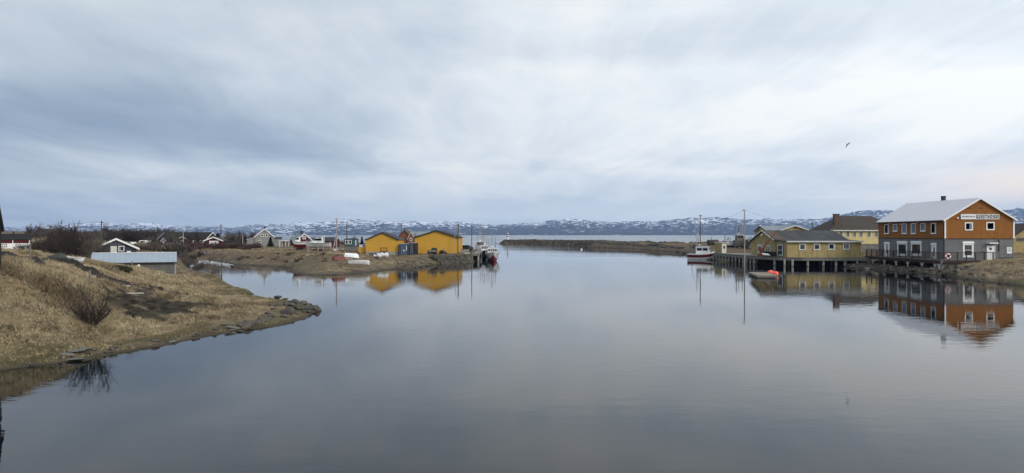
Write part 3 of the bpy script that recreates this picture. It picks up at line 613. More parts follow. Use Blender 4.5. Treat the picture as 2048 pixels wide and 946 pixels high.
for px in (1738, 1746.5, 1769.5, 1793, 1816.5, 1845, 1871, 1879):
    Yq = 62.5*F/(px-CX); yl = Yq-102; gz = ground(62.5, Yq) - .2
    MB().bar((.15, yl, gz), (.15, yl, tz-.15), .13).bar((.15, yl, tz-1.0), (.15, yl-.75, tz-.16), .09).bar((.15, yl, tz-1.0), (.15, yl+.75, tz-.16), .09).build('support', M['offwhite'], tr)
for px in (1931, 1939.5, 1948.5, 1958):
    q = X(px, 102.6)-62.3; MB().bar((q, .6, ground(q+62.3, 102.6)-.3), (q, .6, tz-.15), .14).build('support', M['offwhite'], tr)
bx0, bx1 = X(1884, 102.4), X(1922, 102.4)
b = MB().box(bx0, 102.45, ground(bx0, 102.4)-.8, bx1, 104.5, tz-.43).build('concrete_block', M['concrete'], None); tag(b, 'pale concrete block carrying the corner of the brown terrace', 'concrete block')
lx = X(1896.5, 101.8); lr = empty('lifebuoy', (lx, 101.86, Zp(512.5, 101.8)), 0, 'white and red lifebuoy hung on the brown terrace railing', 'lifebuoy')
def torus(mb, c, Rr, r, a0=0, a1=2*math.pi, n=20, m=8):
    vs = []; full = abs(a1-a0-2*math.pi) < 1e-6; nn = n if full else n+1
    for i in range(nn):
        a = a0+(a1-a0)*i/n
        for j in range(m):
            b = 2*math.pi*j/m; rr = Rr+r*math.cos(b); vs.append((c[0]+rr*math.cos(a), c[1]+r*math.sin(b), c[2]+rr*math.sin(a)))
    mb.add(vs, [(i*m+j, i*m+(j+1)%m, ((i+1)%nn)*m+(j+1)%m, ((i+1)%nn)*m+j) for i in range(n) for j in range(m)]); return mb
torus(MB(), (0,0,0), .33, .11).build('ring', M['white'], lr, True)
for k in range(4): torus(MB(), (0,0,0), .33, .12, k*math.pi/2+.25, k*math.pi/2+.85, 6).build('band', M['ring_red'], lr, True)
# ------------------------------------------------------------------ yellow warehouse on the wharf
wz = 2.15; wx0, wx1 = 41.0, 52.2
wh = empty('warehouse', (wx0, 104.6, wz), 0, 'long weathered ochre boarded warehouse with a dark felt roof standing on the piled wharf', 'building')
# local frame: x along the front, y away; gable wall on the left face between y = 4.4 and 15.4
Lw = wx1-wx0
MB().prism([(0,4.4,0),(0,15.4,0),(0,15.4,2.35),(0,9.6,4.12),(0,4.4,2.6)], (Lw, 0, 0)).build('wall', M['ochre'], wh)
MB().prism([(.15,0,0),(.15,4.398,0),(.15,4.398,2.56),(.15,0,2.38)], (Lw-.15, 0, 0)).build('extension_wall', M['ochre'], wh)
rfw = MB().prism([(-.3,9.6,4.14),(-.3,4.3,2.66),(-.3,4.3,2.54),(-.3,9.6,4.0)], (Lw+.5, 0, 0)).prism([(-.3,9.6,4.14),(-.3,15.8,2.33),(-.3,15.8,2.2),(-.3,9.6,4.0)], (Lw+.5, 0, 0)).build('roof', M['felt'], wh)
MB().prism([(-.1,4.297,2.655),(-.1,-.4,2.46),(-.1,-.4,2.36),(-.1,4.297,2.53)], (Lw+.3, 0, 0)).build('lean_to_roof', M['felt'], wh)
MB().box(-.1, -.45, 2.30, Lw+.2, -.402, 2.5).build('eave_board', M['offwhite'], wh)
MB().prism([(-.345,4.2,2.5),(-.345,9.6,4.02),(-.345,9.6,4.2),(-.345,4.2,2.68)], (.042,0,0)).prism([(-.345,15.8,2.2),(-.345,9.6,4.02),(-.345,9.6,4.2),(-.345,15.8,2.36)], (.042,0,0)).build('bargeboard', M['offwhite'], wh)
MB().prism([(-.02,9.6,4.17),(-.02,4.3,2.69),(-.02,4.3,2.67),(-.02,9.6,4.15)], (1.5, 0, 0)).build('rusty_roof_sheet', M['brown_felt'], wh)
for px0, px1, y0, y1, cu in ((1598,1611.3,487.2,500.3,None),(1627,1640.2,487,500,None),(1656.3,1669.3,486.8,499.6,None),(1685.8,1699.2,486.2,499.4,(.25,.8))):
    opening(wh, 'front', X(px0,104.6)-wx0, Zp(y1,104.6)-wz, (px1-px0)/F*104.6, (y1-y0)/F*104.6, frame='offwhite', fw=.16, curtain=cu)
def left_op(root, X0, Y0, zb, px0, px1, y0, y1, **k):
    a = X0*F/(px1-CX); b = X0*F/(px0-CX); ym = (a+b)/2
    return opening(root, 'left', a-Y0, Zp(y1, ym)-zb, b-a, (y1-y0)/F*ym, **k)
left_op(wh, 41.15, 104.6, wz, 1557.5, 1568, 489, 511, name='door', frame='offwhite', pane='trim_dark', fw=.14, mull=(0, 1), W=0)
left_op(wh, 41.0, 104.6, wz, 1515.6, 1524.5, 489, 506, name='door', frame='offwhite', pane='rust_red', fw=.3)
left_op(wh, 41.0, 104.6, wz, 1530.5, 1540.5, 490.5, 508, name='door', frame='offwhite', pane='grey_wood', fw=.2, mull=(1, 0))
MB().ball((-.25, 9.6, 3.35), .2, 8, 6).build('wall_lamp', M['lamp_white'], wh)
# wharf
wz0 = wz; wz = 1.25
wh.location = (48.8, 124.5, 1.49); wh.scale = (1.19,)*3
wf = empty('wharf', (43.9, 121.4, 0), 0, 'old grey timber wharf on tall piles under the ochre warehouse', 'wharf')
q = [(0,26,0),(1.2,8,0),(3.0,2.5,0),(5.6,0.6,0),(15.9,0.6,0),(15.9,22,0),(11,30,0),(0,30,0)]
MB().prism([(a, b, wz-.2) for a, b, c in q], (0, 0, .195)).build('deck', M['deck_wood'], wf)
eb = MB()
for (a, b, c), (d, e, f) in zip(q[:4], q[1:5]): eb.bar((a, b, wz-.30), (d, e, wz-.30), .20, .18)
eb.build('edge_beam', M['grey_wood'], wf)
kb = MB()
for (a, b, c), (d, e, f) in zip(q[:4], q[1:5]): kb.bar((a, b, wz+.05), (d, e, wz+.05), .14, .09)
kb.build('kerb_timber', M['grey_wood'], wf)
def pile(a, b, r=.14, lean=0.):
    MB().tube((a+lean, b, -1.4), (a, b, wz-.21), r*1.12, r, 8).build('pile', M['pile_wood'], wf)
for s in np.linspace(0, 1, 13): pile(0+1.2*s+random.uniform(-.03,.03), 26-18*s, .15, random.uniform(-.1, .1))
for px in (1549.5, 1561.5): pile(X(px, 105.5)-36.9, 3.5 if px < 1555 else 2.0, .16)
for px in (1585.5, 1615.6, 1647.5, 1672.3, 1690.5, 1715): pile(X(px, 102.8)-36.9, .85, .17, random.uniform(-.12,.12))
for k in range(26): pile(random.uniform(3.5, 15.3), random.uniform(3.5, 17), .14, random.uniform(-.2,.2))
for k in range(12): pile(random.uniform(1.6, 3.5), random.uniform(9, 25), .14, random.uniform(-.2,.2))
MB().box(3.6, 5.2, -1.2, 15.6, 5.35, wz-.22).box(2.6, 9.5, -1.2, 2.75, 26, wz-.22).bar((2.7,9.5,.4),(3.6,5.3,.4),.15,3.3).build('shade_backing', M['black_wall'], wf)  # black sheets added behind the piles so the space under the deck reads dark
wf.scale = (1.19,)*3; wz = 1.49
# floating dock + buoys
dk = empty('floating_dock', (X(1515, 89.6), 89.6, 0), R(-10.8), 'low grey plank raft floating beside two coral buoys', 'raft')
MB().box(0, 0, .28, 2.5, 8.2, .36).build('deck', M['dock_wood'], dk)
for y in (.15, 2.6, 5.0, 7.3): MB().box(.1, y, -.15, 2.4, y+.6, .277).build('float', M['grey_wood'], dk)
MB().box(-.06, -.06, .10, 2.56, -.003, .34).box(-.06, -.003, .10, -.003, 8.2, .34).build('side_board', M['grey_wood'], dk)
for i, (px, py, Yb, r, lb) in enumerate(((1541.5, 544, 96, .46, 'larger coral red buoy floating at the raft corner, nearer the wharf door'), (1551, 546, 95, .40, 'smaller coral red buoy floating right of its twin, clear of the raft'))):
    b = empty('mooring_buoy', (X(px, Yb), Yb, r*.62), 0, lb, 'buoy', 'coral buoys by the raft')
    MB().ball((0,0,0), r, 16, 10, (1.05,1,.95)).build('float', M['buoy'], b, True)
    MB().tube((0,0,r*.8), (0,0,r*1.15), .07).build('eyelet', M['trim_dark'], b)
# crane on the wharf
cz0 = wz0; cy = 109.5; cxp = X(1522, cy)
cr = empty('dock_crane', (cxp, cy, cz0), 0, 'small rusty orange derrick crane with a raised lattice boom on the wharf deck', 'crane')
MB().box(-.45, -.4, 0, .45, .4, .35).tube((0,0,.35), (0,0,1.0), .28, .22).build('base', M['crane'], cr)
MB().box(-.35, -.35, .9, .4, .35, 1.35).build('cab', M['rust_red'], cr)
bm_ = MB(); bq = Vector((X(1548.5, cy)-cxp, -.4, Zp(465.5, cy)-cz0)); bp = Vector((.2, 0, 1.0))
for s in (-.16, .16): bm_.bar(bp+Vector((0,s,-.1)), bq+Vector((0,s*.3,-.03)), .06); bm_.bar(bp+Vector((-.15,s,.12)), bq+Vector((0,s*.3,.05)), .06)
for k in range(9):
    a = bp.lerp(bq, k/9); b = bp.lerp(bq, (k+1)/9); bm_.bar(a+Vector((0,.12,-.08)), b+Vector((-.05,-.1,.08)), .035); bm_.bar(a+Vector((0,-.12,-.08)), b+Vector((-.05,.1,.08)), .035)
bm_.build('boom', M['crane'], cr); MB().tube(bq, bq+Vector((-.1,0,-1.6)), .015, n=4).build('cable', M['wire'], cr)
cr.location = (X(1522,130.3), 130.3, wz); cr.scale = (1.19,)*3
bd = MB().box(0, 0, 0, 1.3, .9, .05).build('board', M['offwhite'], None, loc=(X(1527, 127), 127, wz+.4), rz=.1); bd.rotation_euler = (.35, .1, .1); tag(bd, 'pale loose board tilted at the foot of the orange crane', 'board')
# hut, tank, boats ashore on the right
hY = 155.; hx0 = X(1443, hY)
ht_ = empty('hut', (hx0, hY, wz), 0, 'small flat roofed ochre hut with a white door at the wharf end', 'hut')
MB().box(0, 0, -.1, .98*1.15, 5.4, 2.3).build('wall', M['ochre'], ht_)
MB().prism([(-.1,-.12,2.303),(1.25,-.12,2.303),(1.25,5.5,2.303),(-.1,5.5,2.303)], (0,0,.09)).build('roof', M['offwhite'], ht_)
opening(ht_, 'front', .14, .05, .86, 2.0, name='door', frame='white', pane='offwhite', fw=.12)
MB().box(.40, -.035, 1.0, .76, -.018, 1.6).build('door_glass', M['glass'], ht_)
tk = empty('oil_tank', (X(1426, 185), 185, Zp(485, 185)), R(6), 'rusty black cylindrical tank lying on the bank above the moored red and white boat', 'tank')
MB().tube((-1.35,0,0), (1.35,0,0), .75, .75, 20).build('drum', M['rust'], tk, False); MB().tube((-.4,0,.7), (-.4,0,1.5), .06).build('vent_pipe', M['rust'], tk)
for s in (-.8, .8): MB().box(s-.12, -.6, -1.4, s+.12, .6, -.55).build('cradle', M['grey_wood'], tk)
# hull maker -----------------------------------------------------------------
def hull(mb, Ln, Bm, zk, zs, bow, t0, t1, n=22, mth=9, stern=.78, fine=2.9, flat=.42):
    """strip of a boat hull between girth fractions t0..t1; x from stern (0) to bow (Ln)"""
    vs = []; fs = []
    for i in range(n+1):
        s = i/n; b = Bm/2*((stern+(1-stern)*math.sin(min(s/.5,1)*math.pi/2)) if s < .5 else max(.015, 1-((s-.5)/.5)**fine))
        sh = zs+bow*max(0, (s-.35)/.65)**2+.08*(1-s)**2; kl = zk+(zs-zk)*.75*max(0, (s-.82)/.18)**2
        for side in (-1, 1):
            for j in range(mth+1):
                t = t0+(t1-t0)*j/mth
                y = b*(t**flat); vs.append((Ln*s, side*y, kl+(sh-kl)*t))
    st = 2*(mth+1)
    for i in range(n):
        for sd_ in (0, 1):
            for j in range(mth):
                a = i*st+sd_*(mth+1)+j; fs.append((a, a+1, a+st+1, a+st))
    fs.append(tuple(range(0, mth+1))+tuple(range(st-1, mth, -1)))            # transom
    mb.add(vs, fs); return mb
def deckpl(mb, Ln, Bm, zs, bow, drop, n=22, stern=.78, fine=2.9, thick=.04):
    vs = []
    for i in range(n+1):
        s = i/n; b = Bm/2*((stern+(1-stern)*math.sin(min(s/.5,1)*math.pi/2)) if s < .5 else max(.015, 1-((s-.5)/.5)**fine))*.97
        z = zs+bow*max(0,(s-.35)/.65)**2+.08*(1-s)**2-drop
        vs += [(Ln*s,-b,z),(Ln*s,b,z)]
    mb.add(vs, [(2*i,2*i+1,2*i+3,2*i+2) for i in range(n)]); return mb
def fishing_boat(name, label, loc, rz, Ln, Bm, zs, bow, split, low, up, cab=(.25,.5,1.7), cabm='boat_white', mast=4.0, group=None, draft=.5, cab_low=None, fenders=True, band=None, keel=False):
    r = empty(name, loc, rz, label, 'boat', group); zk = -draft
    hull(MB(), Ln, Bm, zk, zs, bow, 0.001, split).build('lower_hull', M[low], r, True)
    h = MB()
    if band:
        hull(h, Ln, Bm, zk, zs, bow, split+.002, band[0]); hull(MB(), Ln, Bm+.03, zk, zs, bow, band[0]+.002, band[1]).build('hull_band', M[band[2]], r, True)
        hull(h, Ln, Bm, zk, zs, bow, band[1]+.002, 1.0)
    else: hull(h, Ln, Bm, zk, zs, bow, split+.002, 1.0)
    h.build('upper_hull', M[up], r, True)
    deckpl(MB(), Ln, Bm, zs, bow, .22).build('deck', M['boat_grey'], r)
    x0, x1 = cab[0]*Ln, cab[1]*Ln; cw = Bm*.34; hz_ = zs-.2; ch = cab[2]
    MB().prism([(x0,-cw,hz_),(x1,-cw,hz_),(x1+.12,-cw,hz_+ch*.55),(x1-.18,-cw,hz_+ch),(x0,-cw,hz_+ch)], (0,2*cw,0)).build('wheelhouse', M[cabm], r)
    MB().prism([(x0-.15,-cw-.1,hz_+ch+.003),(x1+.05,-cw-.1,hz_+ch+.003),(x1+.05,cw+.1,hz_+ch+.003),(x0-.15,cw+.1,hz_+ch+.003)], (0,0,.09)).build('wheelhouse_roof', M['boat_white'], r)
    nwin = 4; ww = (2*cw-.1)/nwin
    for k in range(nwin):
        y0 = -cw+.05+k*ww+.04
        MB().add([(x1+.122-.30*.04,y0,hz_+ch*.57),(x1+.122-.30*.04,y0+ww-.08,hz_+ch*.57),(x1-.10,y0+ww-.08,hz_+ch*.90),(x1-.10,y0,hz_+ch*.90)], [(0,1,2,3)]).add([(x1+.10,y0,hz_+ch*.57),(x1+.10,y0+ww-.08,hz_+ch*.57),(x1-.13,y0+ww-.08,hz_+ch*.90),(x1-.13,y0,hz_+ch*.90)], [(3,2,1,0)]).build('window', M['glass'], r)
    for sgn in (-1, 1):
        for k in range(2):
            a = x0+.2+k*(x1-x0-.3)/2; MB().box(a, sgn*cw-.012, hz_+ch*.55, a+(x1-x0-.3)/2-.15, sgn*cw+.012, hz_+ch*.88).build('side_window', M['glass'], r)
    xm = x0+.1; zt = hz_+ch+.05
    MB().tube((xm,0,zt), (xm,0,zt+mast), .10, .05).build('mast', M['steel'], r)
    MB().bar((xm,-.75,zt+mast*.55), (xm,.75,zt+mast*.55), .09).bar((xm,-.45,zt+mast*.8), (xm,.45,zt+mast*.8), .08).build('mast_yard', M['steel'], r)
    MB().tube((xm+.5,0,zt+.35), (xm+.5,0,zt+.5), .32, n=14).tube((xm+.5,0,zt), (xm+.5,0,zt+.35), .05).build('radar', M['boat_white'], r)
    wv_ = MB()
    for (a, b, c) in ((Ln*.97,0,zs+bow),(x0-.2-.15*Ln,-Bm*.35,zs+.2),(x0-.2-.15*Ln,Bm*.35,zs+.2)): wv_.tube((xm,0,zt+mast*.95), (a,b,c), .012, n=3)
    wv_.build('stay', M['wire'], r)
    MB().bar((xm,0,zt+.3), (.1*Ln,0,zt+mast*.35), .10).tube((.15*Ln,0,zs-.2), (.15*Ln,0,zs+1.9), .05).bar((.15*Ln,-.7,zs+1.9), (.15*Ln,.7,zs+1.9), .05).build('boom', M['steel'], r)
    for k in range(3): MB().tube((x0+.2+.3*k, (-1)**k*cw*.7, zt), (x0+.2+.3*k, (-1)**k*cw*.7, zt+mast*(.4+.18*k)), .03, n=4).build('antenna', M['wire'], r)
    rb = MB(); pr = None
    for k in range(13):
        s = .55+.45*k/12; b = Bm/2*max(.02,1-((s-.5)/.5)**2.9); z = zs+bow*max(0,(s-.35)/.65)**2
        for sg in (-1,1): rb.tube((Ln*s,sg*b,z), (Ln*s,sg*b,z+.55), .018, n=4)
        if pr:
            for sg in (-1,1): rb.tube((Ln*pr[0],sg*pr[1],pr[2]+.55), (Ln*s,sg*b,z+.55), .02, n=4)
        pr = (s, b, z)
    rb.build('bow_rail', M['steel'], r)
    if fenders:
        for k, s in enumerate((.25,.45,.62)): MB().ball((Ln*s,(Bm/2+.02)*(1 if k%2 else -1)*(1 if s<.6 else .93),zs*.62), .19, 8, 6, (.9,.9,1.3)).build('fender', M['boat_white'] if k == 1 else M['rubber'], r, True)
    return r
# boats along the left quay
fishing_boat('fishing_boat', 'pale grey fishing boat with a dark red bottom moored bow out at the pier end', (X(982,155), 155.5, 0), R(-85), 9.2, 3.0, 1.35, .65, .44, 'boat_red', 'boat_grey', (.36,.62,1.45), mast=3.4, draft=.45, group='fishing boats at the pier')
fishing_boat('fishing_boat', 'dark blue fishing boat with a white wheelhouse, moored between the grey boat and the pier', (X(966.5,172), 173, 0), R(-84), 8.8, 2.6, 1.35, .6, .45, 'boat_blue', 'boat_blue', (.35,.64,1.75), mast=3.6, group='fishing boats at the pier')
fishing_boat('fishing_boat', 'white fishing boat with a dull red wheelhouse, farthest back along the pier', (X(961,200), 200, 0), R(-88), 8.6, 3.0, 2.1, .6, .35, 'boat_blue', 'boat_white', (.3,.62,1.6), cabm='rust_red', mast=4.6, group='fishing boats at the pier')
# boat at the right
fishing_boat('fishing_boat', 'white fishing boat with a broad dark red hull band moored at the wharf end', (X(1377,157), 157.5, 0), R(-24), 5.9, 2.6, 1.25, .6, .36, 'boat_white', 'boat_white', (.32,.80,1.75), mast=4.2, band=(.52,.86,'boat_red'), draft=.4)
# boats laid up ashore on the right
def shore_boat(name, label, px, Y, rz, Ln, Bm, h, low, up, cabm, cab, zoff=.5, group=None, mast=2.5, cradle=True):
    x = X(px, Y); z = ground(x, Y)
    r = fishing_boat(name, label, (x, Y, z+zoff+.35), rz, Ln, Bm, h, .45, .45, low, up, cab, cabm, mast, group, .35, fenders=False)
    if cradle:
        c = MB()
        for s in (.2,.5,.75): c.box(Ln*s-.1,-Bm*.4,-zoff-.45,Ln*s+.1,Bm*.4,-.36); c.bar((Ln*s,-Bm*.42,-zoff-.4),(Ln*s,-Bm*.48,.2),.1); c.bar((Ln*s,Bm*.42,-zoff-.4),(Ln*s,Bm*.48,.2),.1)
        t_ = empty('boat_cradle', r.location, rz, 'timber cradle under the ' + label.split(' laid')[0].split(' standing')[0], 'cradle')
        c.build('frame', M['grey_wood'], t_)
    return r
shore_boat('motor_boat', 'white and black motor boat laid up beside the grey wooden hulk', 1446, 168, R(4), 3.4, 1.6, .55, 'rubber', 'boat_white', 'boat_white', (.35,.6,.8), .2, None, 1.0)
shore_boat('wooden_hulk', 'weathered grey wooden hulk laid up behind the wharf pole', 1468, 166, R(3), 4.2, 2.0, 1.2, 'grey_wood', 'grey_wood', 'grey_wood', (.12,.5,1.5), .2, None, 3.0)
# other buildings on the right
hy = 127.6; hx = X(1664, 127.6)
hb, rf = house('cannery', 'pale yellow two storey house with narrow windows and a brown hipped roof behind the guesthouse', 'building', (hx, hy, 1.6), 0, 12, 9, 4.75, .02, 'x', 'pale_yellow', 'brown_roof', (2.3, 'concrete_dark', 'lower_wall'), .0, None, .02)
MB().add([(-.4,-.4,4.80),(12.4,-.4,4.80),(12.4,9.4,4.80),(-.4,9.4,4.80),(3.4,4.5,7.5),(9.5,4.5,7.5)], [(0,1,5,4),(1,2,5),(2,3,4,5),(3,0,4),(3,2,1,0)]).build('hipped_roof', M['brown_roof'], hb)
MB().box(-.42,-.44,4.62,12.4,-.403,4.82).build('eave_board', M['offwhite'], hb)
ch_ = MB().box(.95, 1.0, 4.9, 1.85, 1.75, 7.65).box(.88,.93,7.65,1.92,1.82,7.8).build('chimney', M['chimney_brick'], hb)
for px in (1679, 1692, 1705.5, 1719, 1735, 1749.5): opening(hb, 'front', X(px, hy)-hx, Zp(474.2, hy)-1.6, 6.6/F*hy, 12/F*hy, frame='offwhite', fw=.10, mull=(1,0))
for px in (1722, 1737): opening(hb, 'front', X(px, hy)-hx, .1, .9, 1.7, frame='concrete', pane='grey_wood', fw=.12)
hb.location = (X(1664,144), 144, 5.6-4.0*1.129); hb.scale = (1.129,)*3
y2 = 158; h2, rf = house('storehouse', 'ochre gabled storehouse with a grey roof standing behind the felt roofed warehouse', 'building', (X(1562,y2), y2, 2.4), 0, X(1613,y2)-X(1576,y2)+2, 12, 4.2, 1.0, 'y', 'ochre', 'grey_roof', None, .4, 'offwhite')
h2b = MB().prism([(-2.6,1.5,0),(-2.6,9.5,0),(-2.6,9.5,4.0),(-2.6,5.5,5.1),(-2.6,1.5,4.0)], (2.5,0,0)).build('side_wing', M['ochre'], h2)
MB().prism([(-2.9,1.2,3.95),(-2.9,5.5,5.15),(-2.9,5.5,5.25),(-2.9,1.2,4.05)], (4.2,0,0)).prism([(-2.9,9.8,3.95),(-2.9,5.5,5.15),(-2.9,5.5,5.25),(-2.9,9.8,4.05)], (4.2,0,0)).build('wing_roof', M['grey_roof'], h2)
y3 = 132; h3, rf = house('outbuilding', 'pale yellow gabled outbuilding beyond the guesthouse at the right edge', 'building', (X(2027,y3), y3, 2.0), 0, 6.6, 9, 3.4, 2.2, 'y', 'ochre', 'brown_roof', None, .3, 'brown_rail')
opening(h3, 'front', .55, 2.35, 1.4, .6, pane='glass', frame='grey_wood', fw=.1, mull=(1,0))
# ------------------------------------------------------------------ left bank: yellow sheds, containers, quay
def gz(px, Y): return ground(X(px, Y), Y)
Y0 = 140.; x0 = X(731.8, Y0)
ya, rf = house('boat_shed', 'smaller deep yellow gabled shed with a red window, left of the blue container', 'building', (x0, Y0, 1.5), 0, 6.45, 8, 3.05, 1.42, 'y', 'yellow', 'felt', (.68, 'concrete'), .22, 'trim_dark', .10)
MB().box(2.9, -.10, .72, 4.55, -.035, 3.10).box(4.57, -.10, .72, 4.60, -.03, 3.12).box(2.85, -.12, 3.12, 6.2, -.03, 3.17).build('sliding_panel', M['yellow'], ya)
opening(ya, 'front', 2.95, .28, 1.32, 1.22, frame='rust_red', pane='glass', fw=.16, mull=(1, 1), dep=.13)
b = empty('bin_store', (X(717,141), 141, Zp(508.8,141)), 0, 'low yellow boarded bin store against the left end of the smaller yellow shed', 'bin store')
MB().box(0,0,-.3,1.45,1.5,1.38).build('wall', M['yellow'], b); MB().box(-.05,-.05,1.383,1.48,1.55,1.45).build('lid', M['yellow'], b)
c = empty('fish_crate', (X(718,141), 141.3, Zp(508.8,141)+1.455), 0, 'open white fish crate on top of the low yellow bin store', 'crate')
cm = MB().box(0,0,0,1.35,.9,.06)
cm.box(0,0,.06,1.35,.05,.5).box(0,.85,.06,1.35,.9,.5).box(0,.05,.06,.05,.85,.5).box(1.3,.05,.06,1.35,.85,.5); cm.build('crate_shell', M['boat_white'], c); MB().box(.7,-.01,.1,1.2,-.003,.42).build('label_panel', M['rubber'], c)
def container(px0, px1, Y, wid, dep, hgt, mt, label):
    r = empty('shipping_container', (X(px0, Y), Y, gz((px0+px1)/2, Y)-.05), 0, label, 'container', 'containers between the yellow sheds')
    MB().box(0,0,0,wid,dep,hgt).build('body', M[mt], r)
    MB().box(-.02,-.03,0,.08,-.002,hgt).box(wid-.08,-.03,0,wid+.02,-.002,hgt).box(.08,-.03,hgt-.1,wid-.08,-.002,hgt+.01).box(.08,-.03,0,wid-.08,-.002,.12).build('frame', M[mt], r)
    MB().box(-.02,-.04,hgt+.012,wid+.02,dep,hgt+.07).build('roof_edge', M['steel'], r)
    for q in (.28,.42,.58,.72): MB().tube((wid*q,-.05,.15),(wid*q,-.05,hgt-.15),.025,n=6).build('lock_bar', M['steel'], r)
    return r
k = container(798, 816.5, 139.2, 1.85, 4, 2.25, 'container', 'blue shipping container with a white notice, beside the smaller yellow shed')
MB().box(.85,-.075,.85,1.1,-.06,1.1).box(1.45,-.075,.95,1.55,-.06,1.95).build('door_notice', M['white'], k)
container(817.3, 829.3, 140.2, 1.2, 5, 2.35, 'container_navy', 'dark navy shipping container squeezed against the larger yellow shed')
Y0 = 147.; x0 = X(829.5, Y0)
yb, rf = house('boat_shed', 'larger plain deep yellow gabled shed with a dark roof edge, next to the quay', 'building', (x0, Y0, 1.55), 0, 8.95, 15, 3.48, 1.40, 'y', 'yellow', 'dark_roof', None, .32, 'trim_dark', .08)
MB().tube((9.0,-.03,3.4),(9.0,-.03,0),.05).build('downpipe', M['black_pipe'], yb); MB().tube((-.06,-.03,3.3),(-.06,-.03,.2),.05).build('downpipe', M['black_pipe'], yb)
Yk = 186.
hb_, rf = house('brick_house', 'orange brick house with a steep gable showing between the two yellow sheds', 'building', (X(795,Yk), Yk, 2), 0, 3.6, 8, 2.9, 1.75, 'y', 'brick', 'brown_felt', None, .2, 'brown_rail', .1)
chimney(rf, 1.5, 2, 4, 5.3, .4, 'chimney_brick')
hc_, rf = house('brick_house', 'narrow gabled orange house with a grey metal roof left of the larger yellow shed roof', 'building', (X(815.5,184), 184, 2), 0, 1.75, 10, 2.55, 1.75, 'y', 'brick', 'grey_roof', None, .12, 'offwhite', .1)
opening(hc_, 'front', .55, 1.9, .6, .8, frame='white', fw=.1)
MB().prism([(1.76,1.5,1.5),(1.76,9.5,1.5),(1.76,9.5,3.4),(1.76,5.5,4.45),(1.76,1.5,3.4)], (4.6,0,0)).build('rear_wing', M['grey_roof'], hc_)
# quay of stacked stone and a timber pier
A = Vector((X(872,133.5), 133.5)); B_ = Vector((X(944,142.6), 142.6)); qt = 1.64
qw = empty('quay_wall', (A.x, A.y, 0), 0, 'dark stacked stone quay wall below the larger yellow shed', 'quay wall')
st = MB(); dr = (B_-A); ln = dr.length; dr.normalize(); nrm = Vector((dr.y, -dr.x)); rows = [(-.5,.28),(.28,.60),(.60,.92),(.92,1.25),(1.25,1.66)]
for ri, (za, zb) in enumerate(rows):
    q = -.2 - ri*.15 + (.5 if ri < 3 else 0)
    while q < ln:
        l_ = random.uniform(.45, 1.5); off = random.uniform(-.10,.22) + (5-ri)*.09; g = .025
        o = (dr*q); e = (dr*min(q+l_-g, ln)); n0 = nrm*off; nb_ = nrm*-1.2; j = lambda: random.uniform(-.05,.05)
        st.add([(o.x+n0.x+j(),o.y+n0.y+j(),za+g+j()),(e.x+n0.x+j(),e.y+n0.y+j(),za+g+j()),(e.x+nb_.x,e.y+nb_.y,za),(o.x+nb_.x,o.y+nb_.y,za),
                (o.x+n0.x+j(),o.y+n0.y+j(),zb-g+j()),(e.x+n0.x+j(),e.y+n0.y+j(),zb-g+j()),(e.x+nb_.x,e.y+nb_.y,zb),(o.x+nb_.x,o.y+nb_.y,zb)],
               [(0,3,2,1),(4,5,6,7),(0,1,5,4),(1,2,6,5),(2,3,7,6),(3,0,4,7)])
        q += l_
st.build('stone_courses', M['quay_stone'], qw)
pts = [A+nrm*-.05, B_+nrm*-.05, Vector((-8.2,185)), Vector((-11,185)), A+nrm*-1.0+dr*.5]
MB().prism([(p_.x-A.x, p_.y-A.y, qt-.2) for p_ in pts], (0,0,.22)).build('coping', M['terrain'], qw)
pr_ = empty('pier', (-8.2, 143, 0), R(.6), 'short timber pier with a dark open underside at the end of the stone quay', 'pier')
MB().box(0,0,qt-.22,1.35,44,qt+.03).build('deck', M['deck_wood'], pr_)
MB().box(-.05,-.12,qt-.4,1.45,-.003,qt+.05).box(1.353,-.003,qt-.4,1.5,44,qt+.10).build('edge_beam', M['grey_wood'], pr_)
for yy in list(np.arange(.15, 44, 3.0)): MB().tube((1.25,yy,-1.5),(1.25,yy,qt-.23),.14).build('pile', M['pile_wood'], pr_)
MB().tube((.08,.12,-1.5),(.08,.12,qt-.23),.15).build('pile', M['pile_wood'], pr_)
MB().box(.05,2.5,-1.2,1.1,2.65,qt-.23).build('shade_backing', M['black_wall'], pr_)  # added black sheet standing in for the shade in the open underside
for yy in (6, 18): MB().tube((1.62,yy,.5),(1.62,yy,1.5),.18,n=10).build('fender_tyre', M['rubber'], pr_)
